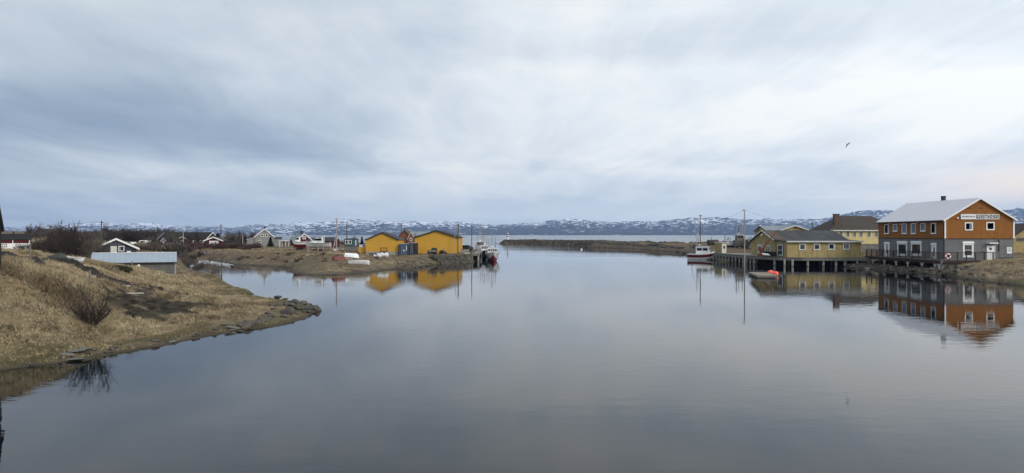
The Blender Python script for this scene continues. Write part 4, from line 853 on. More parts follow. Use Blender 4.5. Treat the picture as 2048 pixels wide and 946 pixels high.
# goods on the quay
def crates(name, px0, px1, y0, y1, Y, dep, mt, label, cat):
    r = empty(name, (X(px0,Y), Y, max(gz((px0+px1)/2, Y), Zp(y1,Y))), 0, label, cat)
    w_ = (px1-px0)/F*Y; h_ = (y1-y0)/F*Y
    MB().box(0,0,0,w_,dep,h_*.96).build('box', M[mt], r); MB().box(-.04,-.04,h_*.96+.002,w_+.04,dep+.04,h_).build('lid', M['grey_wood'], r); return r
crates('quay_crate', 920.5, 937, 498.5, 506.5, 150, 1.2, 'concrete', 'pale grey quay crate under the parked dark car', 'crate')
crates('quay_crate', 929, 938.5, 505, 508.6, 145.5, .8, 'offwhite', 'low off white box near the edge of the stone quay', 'crate')
crates('quay_crate', 937.5, 949, 502.5, 507.5, 149, 1.0, 'grey_wood', 'grey wooden crate at the foot of the rust red mast', 'crate')
def car(px, Y, rz, label, body):
    r = empty('parked_car', (X(px,Y), Y, gz(px,Y)), rz, label, 'car')
    prof = [(-2.05,.35),(2.05,.35),(2.1,.62),(2.0,.86),(1.25,.95),(.75,1.40),(-1.0,1.44),(-1.75,1.0),(-2.08,.92)]
    MB().prism([(a,-.82,b) for a,b in prof],(0,1.64,0)).build('body', M[body], r)
    gl = [(1.10,.98),(.68,1.35),(-.95,1.38),(-1.5,1.02)]
    MB().prism([(a,-.835,b) for a,b in gl],(0,1.67,0)).build('side_glass', M['glass'], r)
    for a in (-1.3,1.3):
        for s in (-.8,.66):
            wl = MB().tube((a,s,.33),(a,s+.2,.33),.33,n=14).build('wheel', M['rubber'], r)
            MB().tube((a,s-.01,.33),(a,s+.21,.33),.19,n=10).build('rim', M['steel'], wl)
    return r
car(928.5, 166, R(170), 'dark grey car parked on the quay right of the larger yellow shed', 'trim_dark')
# net pile and small tractor in front of shed B
Yn = 144.; xn = X(866,Yn)
b = MB()
for k in range(14): b.ball((random.uniform(-.5,.5),random.uniform(-.3,.3),.45+random.uniform(0,.5)-.3*abs(k%3-1)), random.uniform(.3,.48), 8, 6, (1.1,1,.8))
nn = b.build('net_heap', M['net'], None, loc=(xn, Yn, gz(866,Yn)+.05)); tag(nn, 'rounded heap of green fishing net in front of the larger yellow shed', 'fishing net')
tl = empty('net_trailer', (X(853.5,142), 142, gz(862,142)), 0, 'low grey flat trailer with wheels below the green net heap', 'trailer')
MB().box(0,0,.42,2.2,1.0,.60).box(0,-.02,.6,2.2,.03,.85).build('bed', M['grey_wood'], tl)
for a in (.35,1.8): MB().tube((a,-.06,.25),(a,.1,.25),.25,n=12).build('wheel', M['rubber'], tl)
tr2 = empty('tractor', (X(881,142), 142, gz(884,142)), 0, 'small old grey tractor with big wheels parked right of the green net heap', 'tractor')
MB().prism([(.0,.1,.35),(1.0,.1,.35),(1.0,.1,.75),(.0,.1,.95)],(0,.5,0)).build('body', M['rust'], tr2)
MB().box(.15,.15,.95,.75,.6,1.1).build('seat', M['grey_wood'], tr2)
for a,rr in ((.1,.42),(1.0,.28)):
    for s in (-.02,.6): MB().tube((a,s,rr),(a,s+.14,rr),rr,n=14).build('wheel', M['rubber'], tr2)
bp_ = empty('white_bag_pile', (X(761,129), 129, gz(761,129)), 0, 'pile of white woven bags lying below the red window of the smaller yellow shed', 'bags')
def blobmesh(r, sq, seed, amp=.25, n=12, m=8):
    b = MB().ball((0,0,0), r, n, m, sq); rg = random.Random(seed); out = []
    ph = [rg.uniform(0,6) for _ in range(6)]
    for x,y,z in b.v:
        k = 1+amp*(math.sin(x/r*2.3+ph[0])*math.sin(y/r*2.7+ph[1])+.6*math.sin(z/r*4+ph[2])*math.sin(x/r*4.6+ph[3])); out.append((x*k,y*k,z*k))
    b.v = out; return b
for i,(a,b,c_,r_) in enumerate(((-1.1,0,.2,.28),(-.65,.1,.25,.3),(-.25,-.05,.35,.38),(.15,.1,.5,.36),(.5,0,.38,.42),(.95,.05,.4,.45),(.0,-.35,.15,.24))):
    o = blobmesh(r_, (1.15,.9,.9), i).build('bag', M['bag'], bp_, True); o.location = (a,b,c_)
# ------------------------------------------------------------------ rowing boats on the point
def rowboat(name, label, px, Y, rz, Ln, Bm, m_, up=True, zz=0., tilt=(0,0), inner='boat_grey'):
    r = empty(name, (X(px,Y), Y, gz(px,Y)+zz), rz, label, 'rowing boat', 'rowing boats on the point')
    sh = MB(); hull(sh, Ln, Bm, -.02, .52, .22, .001, 1.0, 16, 7, .8, 2.4); hull(sh, Ln, Bm-.08, .04, .51, .22, .001, 1.0, 16, 7, .8, 2.4)
    sh.build('hull', M[m_], r, True)
    rim = MB()
    pr = None
    for k in range(17):
        s = k/16; b = Bm/2*((.8+.2*math.sin(min(s/.5,1)*math.pi/2)) if s < .5 else max(.015,1-((s-.5)/.5)**2.4)); z = .52+.22*max(0,(s-.35)/.65)**2+.08*(1-s)**2
        cur = (Ln*s, b, z)
        if pr:
            for sg in (-1,1): rim.bar((pr[0],sg*pr[1],pr[2]),(cur[0],sg*cur[1],cur[2]),.06,.06)
        pr = cur
    rim.build('gunwale', M[m_], r)
    for s in (.18,.42,.64): MB().box(Ln*s-.12,-Bm*.44,.30,Ln*s+.12,Bm*.44,.34).build('thwart', M[inner], r)
    if not up: r.rotation_euler = (R(180)+tilt[0], tilt[1], rz)
    else: r.rotation_euler = (tilt[0], tilt[1], rz)
    return r
rowboat('rowing_boat', 'open white rowing boat lying upright on the grass at the water edge', 739, 109, R(172), 3.55, 1.45, 'boat_white', True, .16, (R(20), 0))
rowboat('rowing_boat', 'white rowing boat lying keel up behind the open white one', 690, 119, R(-4), 2.45, 1.3, 'boat_white', False, .62, (R(6), R(3)))
rowboat('rowing_boat', 'faded red rowing boat lying keel up, leftmost on the point', 690, 114, R(186), 2.1, 1.25, 'rib_red', False, .62, (R(-10), R(-6)))
# ------------------------------------------------------------------ laid up boats, wagon, village
def trailer(px, Y, ln_, rz, label):
    t_ = empty('boat_trailer', (X(px,Y), Y, gz(px,Y)), rz, label, 'trailer', 'boat trailers on the grass')
    MB().bar((0,.0,.42),(ln_,0,.42),.1).bar((.3,-.6,.45),(.3,.6,.45),.1).bar((ln_*.6,-.6,.45),(ln_*.6,.6,.45),.1).bar((ln_*.6,-.55,.45),(ln_*.6,-.75,1.0),.06).bar((ln_*.6,.55,.45),(ln_*.6,.75,1.0),.06).build('frame', M['rust'], t_)
    for a in (ln_*.35, ln_*.6):
        for s in (-.75,.6): MB().tube((a,s,.3),(a,s+.16,.3),.3,n=12).build('wheel', M['rubber'], t_)
    return t_
def cruiser(label, px, Y, rz, Ln, Bm, low, hardtop):
    r = empty('motor_boat', (X(px,Y), Y, gz(px,Y)+.95), rz, label, 'boat', 'boats laid up on trailers')
    zs_ = .95 if not hardtop else .85; k0 = -.35 if not hardtop else -.12
    hull(MB(), Ln, Bm, k0, zs_, .35, .001, .55 if low != 'boat_white' else .2, flat=.72).build('lower_hull', M[low if low != 'boat_white' else 'boat_grey'], r, True)
    hull(MB(), Ln, Bm, k0, zs_, .35, .552 if low != 'boat_white' else .202, 1.0, flat=.72).build('upper_hull', M['boat_white'], r, True)
    deckpl(MB(), Ln, Bm, zs_, .35, .03).build('deck', M['boat_white'], r)
    hull(MB(), Ln, Bm+.05, k0, zs_, .35, .86, .93, flat=.72).build('rub_rail', M['trim_dark'], r)
    cw = Bm*.36; a, b = (.30, .62) if hardtop else (.45, .66)
    MB().prism([(Ln*a,-cw,.9),(Ln*(b+.2),-cw,1.0),(Ln*b,-cw,1.5),(Ln*(b-.06),-cw,1.98),(Ln*a,-cw,2.0)],(0,2*cw,0)).build('cabin', M['boat_white'], r)
    MB().prism([(Ln*(a+.03),-cw-.012,1.38),(Ln*(b+.03),-cw-.012,1.40),(Ln*(b-.06),-cw-.012,1.88),(Ln*(a+.03),-cw-.012,1.88)],(0,2*cw+.024,0)).build('side_window', M['glass'], r)
    if hardtop: MB().prism([(Ln*a-.05,-cw*.8,2.003),(Ln*a+.25,-cw*.8,2.003),(Ln*a-.2,-cw*.8,2.55),(Ln*a-.4,-cw*.8,2.55)],(0,2*cw*.8,0)).build('radar_arch', M['boat_white'], r)
    rb = MB()
    for k in range(5):
        s = .66+.3*k/4; bb = Bm/2*max(.03,1-((s-.5)/.5)**2.3)*.9
        for sg in (-1,1): rb.tube((Ln*s,sg*bb,1.05),(Ln*s,sg*bb,1.55),.02,n=4)
    rb.build('bow_rail', M['steel'], r)
    return r
cruiser('small dark red hulled motor boat on a trailer before the red house', 611.5, 151, R(183), 2.85, 1.5, 'boat_red', False); trailer(611, 151, 2.6, R(183), 'dark trailer under the small red hulled boat')
cruiser('long white cabin cruiser with a sloping cabin laid up on a trailer', 662, 149, R(178), 5.5, 2.1, 'boat_white', True); trailer(659, 149, 5.0, R(178), 'rusty trailer under the long white cabin cruiser')
lb = empty('loading_box', (X(668,146),146,gz(670,146)), 0, 'small white box standing by the leaning pole on the grass', 'box')
MB().box(0,0,.2,.65,.5,.55).build('box', M['white'], lb); MB().box(.05,.05,-.1,.6,.45,.197).build('stand', M['grey_wood'], lb)
wg = empty('wagon', (X(688.5,150), 150, Zp(496.5,150)), 0, 'dark teal site wagon with a curved roof left of the smaller yellow shed', 'wagon')
MB().prism([(0,0,.35),(1.8,0,.35),(1.8,0,1.85),(1.35,0,2.02),(.45,0,2.02),(0,0,1.85)],(0,5.4,0)).build('wall', M['teal'], wg)
MB().prism([(-.08,-.1,1.86),(.45,-.1,2.03),(1.35,-.1,2.03),(1.88,-.1,1.86),(1.88,-.1,1.91),(1.35,-.1,2.1),(.45,-.1,2.1),(-.08,-.1,1.91)],(0,5.6,0)).build('roof', M['dark_roof'], wg)
opening(wg, 'front', .22, .9, .62, .85, fw=.09); opening(wg, 'front', .96, .9, .62, .85, fw=.09)
opening(wg, 'right', 2.6, .55, .55, 1.2, W=1.8, name='door', pane='white', fw=.08)
MB().box(.05,.05,-.6,1.75,5.3,.347).build('base', M['grey_wood'], wg)
def simple_house(*a, **k): return house(*a, **k)
# red and white house far left
Yh = 160.; hh_, rf = house('red_white_house', 'long low house, white below and dark red above, at the left edge', 'building', (X(-16,Yh), Yh, Zp(500,Yh)), R(33), 7.1, 5, 2.35, 1.25, 'x', 'red_wall', 'black_wall', (1.5,'white','lower_wall'), .2, 'trim_dark', .12)
chimney(rf, 3.9, 2.5, 3.4, 4.1, .35)
for px in (3.2, 30.6): opening(hh_, 'front', (px+16)/75*7.1, Zp(494.4,Yh)-Zp(500,Yh), .95, .72, frame='brown_rail', pane='white', fw=.12, mull=(1,0))
MB().box(3.8, -.06, 1.5, 3.94, -.013, 2.3).box(6.97, -.06, 1.5, 7.12, -.013, 2.3).build('corner_board', M['white'], hh_)
# dark house at the very left edge: gable wall pointing nearly along the view
ang_ = math.atan2(-.891, .454); dhx = Vector((-29.18, 40))
dh = empty('tarred_house', (dhx.x+.454*6, dhx.y-.891*6, 4.1), ang_+math.pi, 'black tarred house cut by the left edge with one steep eave in view', 'building')
MB().prism([(0,0,-.6),(6,0,-.6),(6,0,1.78),(3,0,4.9),(0,0,1.78)],(0,9,0)).build('wall', M['black_wall'], dh)
MB().prism([(-.1,-.12,1.68),(3,-.12,4.9),(3,-.12,5.06),(-.1,-.12,1.84)],(0,9.3,0)).prism([(6.12,-.12,1.66),(3,-.12,4.9),(3,-.12,5.06),(6.12,-.12,1.82)],(0,9.3,0)).build('roof', M['dark_roof'], dh)
# long shed with a pale roof
sa = math.atan2(.43,.9); sx_, sy_ = X(182,77.4), 77.4
sh_ = empty('block_shed', (sx_, sy_, 0), sa, 'long low concrete block shed with a pale blue sheet roof on the grassy bank', 'shed')
Ls = 8.45
MB().box(0,0,-.3,Ls,4.2,2.36).build('wall', M['blocks'], sh_)
MB().prism([(-.1,-.28,2.40),(-.1,2.15,3.42),(-.1,2.15,3.48),(-.1,-.28,2.46)],(Ls+.2,0,0)).prism([(-.1,4.5,2.40),(-.1,2.15,3.42),(-.1,2.15,3.48),(-.1,4.5,2.46)],(Ls+.2,0,0)).build('roof', M['blue_roof'], sh_)
MB().prism([(Ls-.05,0,2.363),(Ls-.05,4.2,2.363),(Ls-.05,2.1,3.36)],(.05,0,0)).prism([(0,0,2.363),(0,4.2,2.363),(0,2.1,3.36)],(.05,0,0)).build('gable', M['slate_wall'], sh_)
MB().box(-.1,2.05,3.475,Ls+.1,2.25,3.53).build('ridge_cap', M['white'], sh_)
MB().box(-.12,-.31,2.33,Ls+.12,-.283,2.43).build('gutter', M['trim_dark'], sh_)
MB().box(Ls-.12,-.05,-.2,Ls+.02,-.003,2.36).build('corner_post', M['concrete'], sh_)
MB().box(4.55,-.22,1.95,4.8,-.01,2.2).build('wall_lamp', M['lamp_white'], sh_)
# cabin behind
Yc = 105.; cb_, rf = house('cabin', 'dark grey gabled cabin with thick white bargeboards behind the pale roofed shed', 'building', (X(191,Yc), Yc, 2.6), R(29), 5.4, 6, .95, 1.35, 'y', 'slate_wall', 'dark_roof', None, .42, 'white', .14)
MB().prism([(1.2,-.05,1.40),(4.2,-.05,1.40),(2.7,-.05,2.14)],(0,.04,0)).build('gable_panel', M['bluegrey'], cb_)
opening(cb_, 'front', 3.0, .45, .78, .82, frame='white', fw=.1, curtain=(.1,.4))
MB().box(1.95, -.06, .1, 2.8, -.013, 1.25).build('pale_panel', M['offwhite'], cb_)
chimney(rf, 3.2, 3, 1.6, 2.5, .5)
wc = empty('garden_chair', (X(250,101), 101, gz(250,101)), 0, 'white garden chair at the right corner of the dark grey cabin', 'chair')
for k,(a,b) in enumerate(((0,0),(.5,0),(0,.5),(.5,.5))): MB().box(a,b,0,a+.06,b+.06,.45 if k < 2 else .95).build('leg', M['white'], wc)
MB().box(0,0,.452,.56,.56,.5).build('seat', M['white'], wc); MB().box(.06,.51,.55,.5,.55,.95).build('backrest', M['white'], wc)
# caravan
Yv = 222.; cv = empty('caravan', (X(278.5,Yv), Yv, Zp(489.5,Yv)), 0, 'white caravan with one wide window parked in front of dark thickets', 'caravan')
MB().prism([(0,0,.25),(2.0,0,.25),(2.08,0,.8),(1.95,0,1.42),(.1,0,1.42),(-.05,0,.8)],(0,4,0)).build('body', M['boat_white'], cv)
MB().box(.3,-.03,.72,1.75,-.003,1.18).build('window', M['glass'], cv)
for a in (.1,1.7): MB().tube((a,1.6,.25),(a+.2,1.6,.25),.28,n=10).build('wheel', M['rubber'], cv)
sb = rowboat('rowing_boat', 'small white boat lying keel up left of the caravan', 261, 205, 0, 1.8, 1.0, 'boat_white', False, .55)
# long dark house and sheds
Yd = 212.; zd = Zp(490.5,Yd); dl, rf = house('brown_house', 'long dark brown house with a low black roof behind bare trees', 'building', (X(318,Yd),Yd,zd), 0, X(412,Yd)-X(318,Yd), 8, 2.0, 1.85, 'x', 'brown_wall', 'black_wall', None, .3, 'white', .12)
for px in (386,400): opening(dl, 'front', X(px,Yd)-X(318,Yd), .7, 1.0, .8, fw=.12)
pd, rf = house('porch_house', 'small brown gabled porch building with white bargeboards in front of the long brown house', 'building', (X(352,206),206,Zp(490,206)), R(24), 3.2, 2.5, 1.45, .95, 'y', 'brown_wall', 'black_wall', None, .2, 'white', .1)
opening(pd, 'front', 1.0, .45, 1.0, .85, fw=.12, mull=(1,0))
gs, rf = house('garden_shed', 'tiny steep garden shed with a pale door left of the porch building', 'shed', (X(322.5,205),205,Zp(489,205)), 0, 1.4, 1.8, 1.05, .75, 'y', 'brown_wall', 'black_wall', None, .15, 'white', .08)
opening(gs, 'front', .4, 0, .55, 1.1, name='door', pane='offwhite', fw=.1)
kd, rf = house('kiosk', 'tiny white fronted kennel right of the upturned grey boat', 'kennel', (X(350.5,198),198,Zp(491.5,198)), 0, .95, 1.2, .75, .4, 'y', 'white', 'black_wall', None, .15, 'white', .06)
MB().box(.5,-.03,0,.85,-.003,.6).build('door', M['white'], kd)
rowboat('rowing_boat', 'long grey boat lying keel up in front of the brown house', 333, 196, 0, 2.6, 1.1, 'boat_grey', False, .6)
# red garage
Yg = 176.; zg = Zp(493,Yg); rg_, rf = house('garage', 'dark red garage with a white overhead door and white bargeboards', 'garage', (X(410,Yg),Yg,zg), R(12), X(442,Yg)-X(410,Yg), 6, 1.5, .82, 'y', 'red_wall', 'dark_roof', None, .3, 'white', .12)
opening(rg_, 'front', X(418,Yg)-X(410,Yg), 0, X(435.2,Yg)-X(418,Yg), 1.42, name='door', pane='white', fw=.08, mull=(0,0))
MB().box(4.03,1.2,0,6.5,5,1.25).build('side_wing', M['slate_wall'], rg_); MB().box(3.95,1.0,1.253,6.7,5.2,1.35).build('wing_roof', M['dark_roof'], rg_)
opening(rg_, 'front', 4.45, .45, .5, .65, fw=.07, dep=-1.12) if False else None
# grey house
Yq = 200.; zq = Zp(493.5,Yq); gx = X(509.6,Yq)
gq, rf = house('grey_house', 'weathered grey two storey gabled house with a lean-to on its left', 'building', (gx,Yq,zq), R(19), 5.2, 8, 2.85, 2.2, 'y', 'grey_wall', 'grey_roof', None, .25, 'white', .13)
for a,b,c_,d_ in ((520,525.2,468,473.6),(528.3,533.6,467.6,473.8),(516.6,521.6,480,485.6)): opening(gq, 'front', (a-509.6)*.15, Zp(d_,Yq)-zq, (b-a)/7, (d_-c_)/7, fw=.12)
chimney(rf, 2.6, 1.5, 4.6, 5.65, .45)
MB().prism([(-2.05,.4,0),(-.002,.4,0),(-.002,.4,2.55),(-2.05,.4,1.95)],(0,6,0)).build('lean_to', M['grey_wall'], gq); MB().prism([(-2.25,.2,1.95),(-.002,.2,2.62),(-.002,.2,2.74),(-2.25,.2,2.07)],(0,6.4,0)).build('lean_to_roof', M['offwhite'], gq)
MB().box(5.22,1,-.3,7.3,6,2.35).build('side_wing', M['grey_wall'], gq); MB().box(5.22,.8,2.353,7.5,6.2,2.75).build('wing_roof', M['dark_roof'], gq)
cpx = X(558.5,195); cp = empty('carport', (cpx,195,gz(565,195)), 0, 'white post carport with a flat roof right of the grey house', 'carport')
for a,b in ((.0,0),(1.7,0),(0,2.5),(1.7,2.5)): MB().box(a,b,-.2,a+.14,b+.14,1.6).build('post', M['offwhite'], cp)
MB().box(-.1,-.1,1.603,1.95,2.8,1.75).build('roof', M['white'], cp)
# red house and its grey neighbour
Yr = 210.; zr = Zp(494,Yr); rx = X(588.5,Yr)
rr_, rf = house('red_house', 'dark red wooden house with a white trimmed gable window behind the laid up boats', 'building', (rx+.8,Yr,zr), R(33), 4.3, 7, 2.15, 1.72, 'y', 'red_wall', 'grey_roof', None, .3, 'white', .15)
opening(rr_, 'front', 1.7, 2.35, .95, .85, fw=.17, mull=(1,0)); chimney(rf, 2.0, 2, 3.6, 4.75, .45)
for a in (-.02, 4.16): MB().box(a,-.05,0,a+.16,-.004,2.05).build('corner_board', M['white'], rr_)
gn, rf = house('grey_house', 'pale grey gabled house half hidden behind the red house', 'building', (X(577.5,222),222,zr), 0, 2.6, 6, 2.1, 1.35, 'y', 'grey_wall', 'grey_roof', None, .2, 'offwhite', .1)
rs, rf = house('red_barn', 'low red barn with a dark grey roof behind the white cabin cruiser', 'building', (X(633,190),190,Zp(491,190)), 0, X(670,190)-X(633,190), 5, 1.2, .95, 'x', 'red_wall', 'dark_roof', None, .2, 'offwhite', .1)
MB().box(3.6,-.05,0,3.72,-.004,1.15).box(4.85,-.06,0,5.0,-.004,1.15).build('corner_board', M['offwhite'], rs)
# ------------------------------------------------------------------ tarp heap and white dinghy on the bank
tp = blobmesh(.56, (1.3,.9,.62), 5, .22, 16, 10).build('tarp_heap', M['tarp'], None, True, loc=(X(113,53.5),53.5,gz(113,53.5)+.10)); tag(tp, 'dark green tarpaulin heap at the left end of the pale dinghy on the bank', 'tarpaulin')
sp2 = rowboat('dinghy', 'pale grey white dinghy lying right of the dark tarpaulin heap on the bank', 128, 54.5, R(-10), 1.75, .8, 'boat_white', True, .22, (R(-6),R(6)))
sp2['category'] = 'dinghy'; del sp2['group']; sp2.scale = (1, 1, .55)
# ------------------------------------------------------------------ poles and wires
def pole(name, label, px, ytop, Y, r_=.12, mt='pole_wood', arms=(), zb=None, cat='pole', lean=0, group=None, cap=False):
    x = X(px, Y); z = gz(px, Y)-.3 if zb is None else zb; zt = Zp(ytop, Y)
    e = empty(name, (x, Y, z), 0, label, cat, group)
    MB().tube((lean,0,0), (0,0,zt-z), r_, r_*.72, 10).build('post', M[mt], e)
    for k, (dz, wd) in enumerate(arms):
        MB().bar((-wd/2,0,zt-z-dz), (wd/2,0,zt-z-dz), .10).build('crossarm', M[mt], e)
        for q in (-.45, .45): MB().lathe([(.05,0),(.08,.05),(.05,.12),(.03,.18)], (wd*q,0,zt-z-dz+.05), 6).build('insulator', M['boat_white'] if not cap else M['steel'], e)
    return e, Vector((x, Y, zt))
up = 'wooden power poles'
_, P1 = pole('power_pole', 'dark power pole rising behind the dark grey cabin on the left', 203, 442, 118, .11, arms=((.25, .9),), group=up)
_, P2 = pole('power_pole', 'short grey power pole in front of the long brown house', 366.5, 460, 185, .14, 'pole_grey', ((.2,.8),), group=up)
_, P3 = pole('power_pole', 'dark power pole beside the spruce right of the red garage', 442, 449, 182, .15, arms=((.2,1.0),), group=up)
_, P4 = pole('power_pole', 'tall bleached pole with crossarms standing between the cabin cruiser and the teal wagon', 673, 436.5, 143, .13, 'pole_grey', ((.15,.9),(.75,.8)), group=up)
pole('leaning_pole', 'bleached leaning pole propped left of the tall crossarm pole', 671.5, 470, 144.5, .09, 'pole_grey', lean=-.7, group=up)
_, P5 = pole('power_pole', 'thin dark far pole rising behind the teal wagon', 693.6, 444, 215, .16, arms=((.1,1.1),), group=up)
_, P6 = pole('power_pole', 'thin dark pole between the two yellow shed roofs', 803.5, 446, 200, .12, arms=(), group=up)
_, P7 = pole('power_pole', 'tall dark pole at the right corner of the larger yellow shed', 916.5, 447, 150, .13, arms=((.3,.6),(.9,.5)), group=up)
pole('leaning_pole', 'pale leaning prop pole against the front of the larger yellow shed', 912.5, 452, 146, .07, 'pole_grey', lean=-.85, group=up)
pole('mast_post', 'rust red steel mast standing alone near the end of the stone quay', 943.5, 449.5, 148, .10, 'rust_red', cat='mast')
pole('flag_stick', 'thin pale stick standing before the larger yellow shed and the tractor', 889.5, 486, 141, .03, 'pole_grey', cat='stick')
pole('lamp_post', 'small bent lamp post on the quay edge left of the rust red mast', 938.5, 487, 160, .035, 'steel', cat='lamp post')
pole('net_post', 'grey post standing at the bow of the small red motor boat', 616, 486, 147, .09, 'pole_grey', group='grey posts on the grass', cat='post')
pole('net_post', 'grey post standing in front of the middle of the cabin cruiser', 636, 481, 147, .10, 'pole_grey', group='grey posts on the grass', cat='post')
pole('net_post', 'taller grey post near the stern of the cabin cruiser', 646.5, 470, 147.5, .10, 'pole_grey', group='grey posts on the grass', cat='post')
pole('grey_post', 'pale thin post in the thicket left of the grey house', 485.5, 469, 185, .12, 'pole_grey', cat='post')
pole('grey_post', 'pale post standing by the carport right of the grey house', 562, 480, 190, .10, 'pole_grey', cat='post')
_, P8 = pole('power_pole', 'slim pole rising behind the moored red banded boat', 1400.5, 430, 158, .12, 'pole_wood', ((.15,.7),), group=up)
_, P9 = pole('power_pole', 'tall pole with a lamp head on the wharf left of the ochre gable', 1489, 419, 124, .12, 'pole_grey', ((.2,.5),), zb=-1.2, group=up)
MB().box(-.30,-.12,Zp(421,124)+1.2-.1,.0,.12,Zp(421,124)+1.2+.18).build('lamp_head', M['steel'], _)
pole('power_pole', 'thin pole beside the wooden hulk ashore', 1484.5, 446, 175, .12, 'pole_grey', group=up)
pole('power_pole', 'short dark pole rising behind the ochre gable of the warehouse', 1516.5, 452, 165, .13, group=up)
pole('power_pole', 'short dark pole rising behind the warehouse roof ridge', 1624.3, 445, 165, .14, arms=((.2,.9),), group=up)
pole('boat_mast', 'thin mast standing on the bank left of the grey wooden hulk', 1449.5, 467, 175, .06, cat='mast')
def wire(a, b, sag, label, r_=.018):
    a = Vector(a); b = Vector(b); m = MB(); pr = None
    for k in range(13):
        t = k/12; p_ = a.lerp(b, t); p_.z -= sag*4*t*(1-t)
        if pr is not None: m.tube(pr, p_, r_, n=3, cap=False)
        pr = p_
    return tag(m.build('power_line', M['wire'], None), label, 'power line')
wire(P1, (X(-120,190),190,Zp(453,190)), 1.0, 'power line running left from the pole behind the dark grey cabin')
wire(P1, P2, 1.6, 'power line from the cabin pole to the short grey pole')
wire(P8, P9, 1.3, 'thin power line between the boat pole and the wharf pole')
wire(P9, (X(1690,150),150,Zp(447,150)), 1.5, 'thin power line running right from the tall wharf pole', .014)
# fence and mooring posts in the foreground
for px, yt, yb, Y, lb in ((60,527,551,47.5,'weathered fence post alone in the long straw grass on the left slope'),(180,555,585,45.5,'weathered fence post above the bare purple brown bush'),(264,520.5,534,75.5,'short dark post in front of the pale roof of the block shed'),(443,548,571,76,'thin dark post standing in the shallow water of the inlet')):
    x = X(px,Y); z = ground(x,Y); h_ = (yb-yt)/F*Y
    e = empty('fence_post', (x,Y,z), 0, lb, 'post'); MB().tube((.02,0,-.4),(0,0,h_),.07 if px != 443 else .06,.06,8).build('post', M['grey_wood'] if px != 443 else M['pole_wood'], e)
    if px == 180: MB().tube((.08,0,.05),(.2,0,.28),.05,.04,6).build('broken_stub', M['pole_wood'], e)
for px,Y,l_,rz,lb in ((258,50.5,2.0,.1,'long pale plank lying in the dark heath below the soil bank'),(240,52,1.6,-.15,'pale plank lying just under the dark soil bank'),(238,41,.5,.4,'short pale board lying in the straw right of the bare bush')):
    o = MB().box(-l_/2,-.08,0,l_/2,.08,.05).build('plank', M['offwhite'], None, loc=(X(px,Y),Y,gz(px,Y)+.10), rz=rz); tag(o, lb, 'plank')
# ------------------------------------------------------------------ lighthouse on the mole
lY = 392.; lx = X(1015.5,lY); lz = gz(1015.5,lY)-.1
le = empty('lighthouse', (lx,lY,lz), 0, 'small black and white banded light tower at the tip of the mole', 'lighthouse')
MB().box(-.9,-.9,-.6,.9,.9,.25).build('base', M['concrete'], le)
tot = Zp(464.8,lY)-lz
for a,b,mt in ((.25,.42,'white'),(.42,.55,'trim_dark'),(.55,.68,'white'),(.68,.82,'trim_dark'),(.82,.90,'white')):
    MB().tube((0,0,tot*a if a>.3 else .25),(0,0,tot*b),.62-.12*a,.62-.12*b,16).build('tower_band', M[mt], le)
MB().tube((0,0,tot*.9),(0,0,tot*.97),.4,.4,12).lathe([(.5,0),(.3,.2),(.02,.35)],(0,0,tot*.97),12).build('lantern', M['ring_red'], le)
b = empty('marker_buoy', (X(1163,255),255,.15), 0, 'tiny pale pink buoy floating far out before the mole', 'buoy'); MB().ball((0,0,0),.33,12,8).build('float', M['ring_red'] if False else M['boat_white'], b, True); MB().tube((0,0,.3),(0,0,.55),.06).build('top', M['buoy'], b)
# ------------------------------------------------------------------ gull
gY = 100.; gl = empty('gull', (X(1696,gY),gY,Zp(288.5,gY)), R(20), 'dark gull gliding in the sky above the warehouse', 'gull')
k = gY/F
def bez(pts): return [Vector(p)*k for p in pts]
body = MB(); st_ = [(-4.5,0,-1.2,.15),(-3,0,-.6,.55),(-1,0,0,.95),(1,0,.2,.9),(2.4,0,.5,.55),(3.1,0,.65,.5),(3.8,0,.6,.15)]
vs=[]; n=8
for x_,y_,z_,r__ in st_:
    for j in range(n): a=2*math.pi*j/n; vs.append((x_*k,(y_+r__*math.cos(a))*k,(z_+r__*math.sin(a)*.85)*k))
body.add(vs,[(i*n+j,i*n+(j+1)%n,(i+1)*n+(j+1)%n,(i+1)*n+j) for i in range(len(st_)-1) for j in range(n)]+[tuple(range(n))[::-1],tuple(range((len(st_)-1)*n,len(st_)*n))])
body.add([Vector(q)*k for q in ((-4.4,0,-1.15),(-6.2,-.7,-1.7),(-6.3,.7,-1.7),(-4.4,0,-1.3))],[(0,1,2),(3,2,1),(0,2,3),(0,3,1)])
body.build('body', M['gull'], gl, True)
def wing(path, name):
    m_ = MB(); vs=[]
    for (x_,y_,z_,c_) in path:
        vs += [Vector((x_+c_*.5,y_,z_+.5))*k, Vector((x_-c_*.5,y_,z_+.2))*k, Vector((x_-c_*.4,y_,z_-.35))*k, Vector((x_+c_*.5,y_,z_-.5))*k]
    m_.add(vs,[(i*4+j,i*4+(j+1)%4,i*4+4+(j+1)%4,i*4+4+j) for i in range(len(path)-1) for j in range(4)]+[(0,1,2,3)]); m_.build(name, M['gull'], gl)
wing([(0,.5,.3,2.6),(2.4,3.5,1.1,2.6),(5,7,1.0,2.5),(6.6,9.5,-1.2,2.1),(6.2,12,-5.6,.5)],'wing')
wing([(0,-.5,.3,2.2),(-1.8,-3.5,1.4,2.0),(-3.6,-6.5,2.0,1.7),(-4.6,-9,1.5,1.2),(-5.4,-11,.4,.3)],'wing')
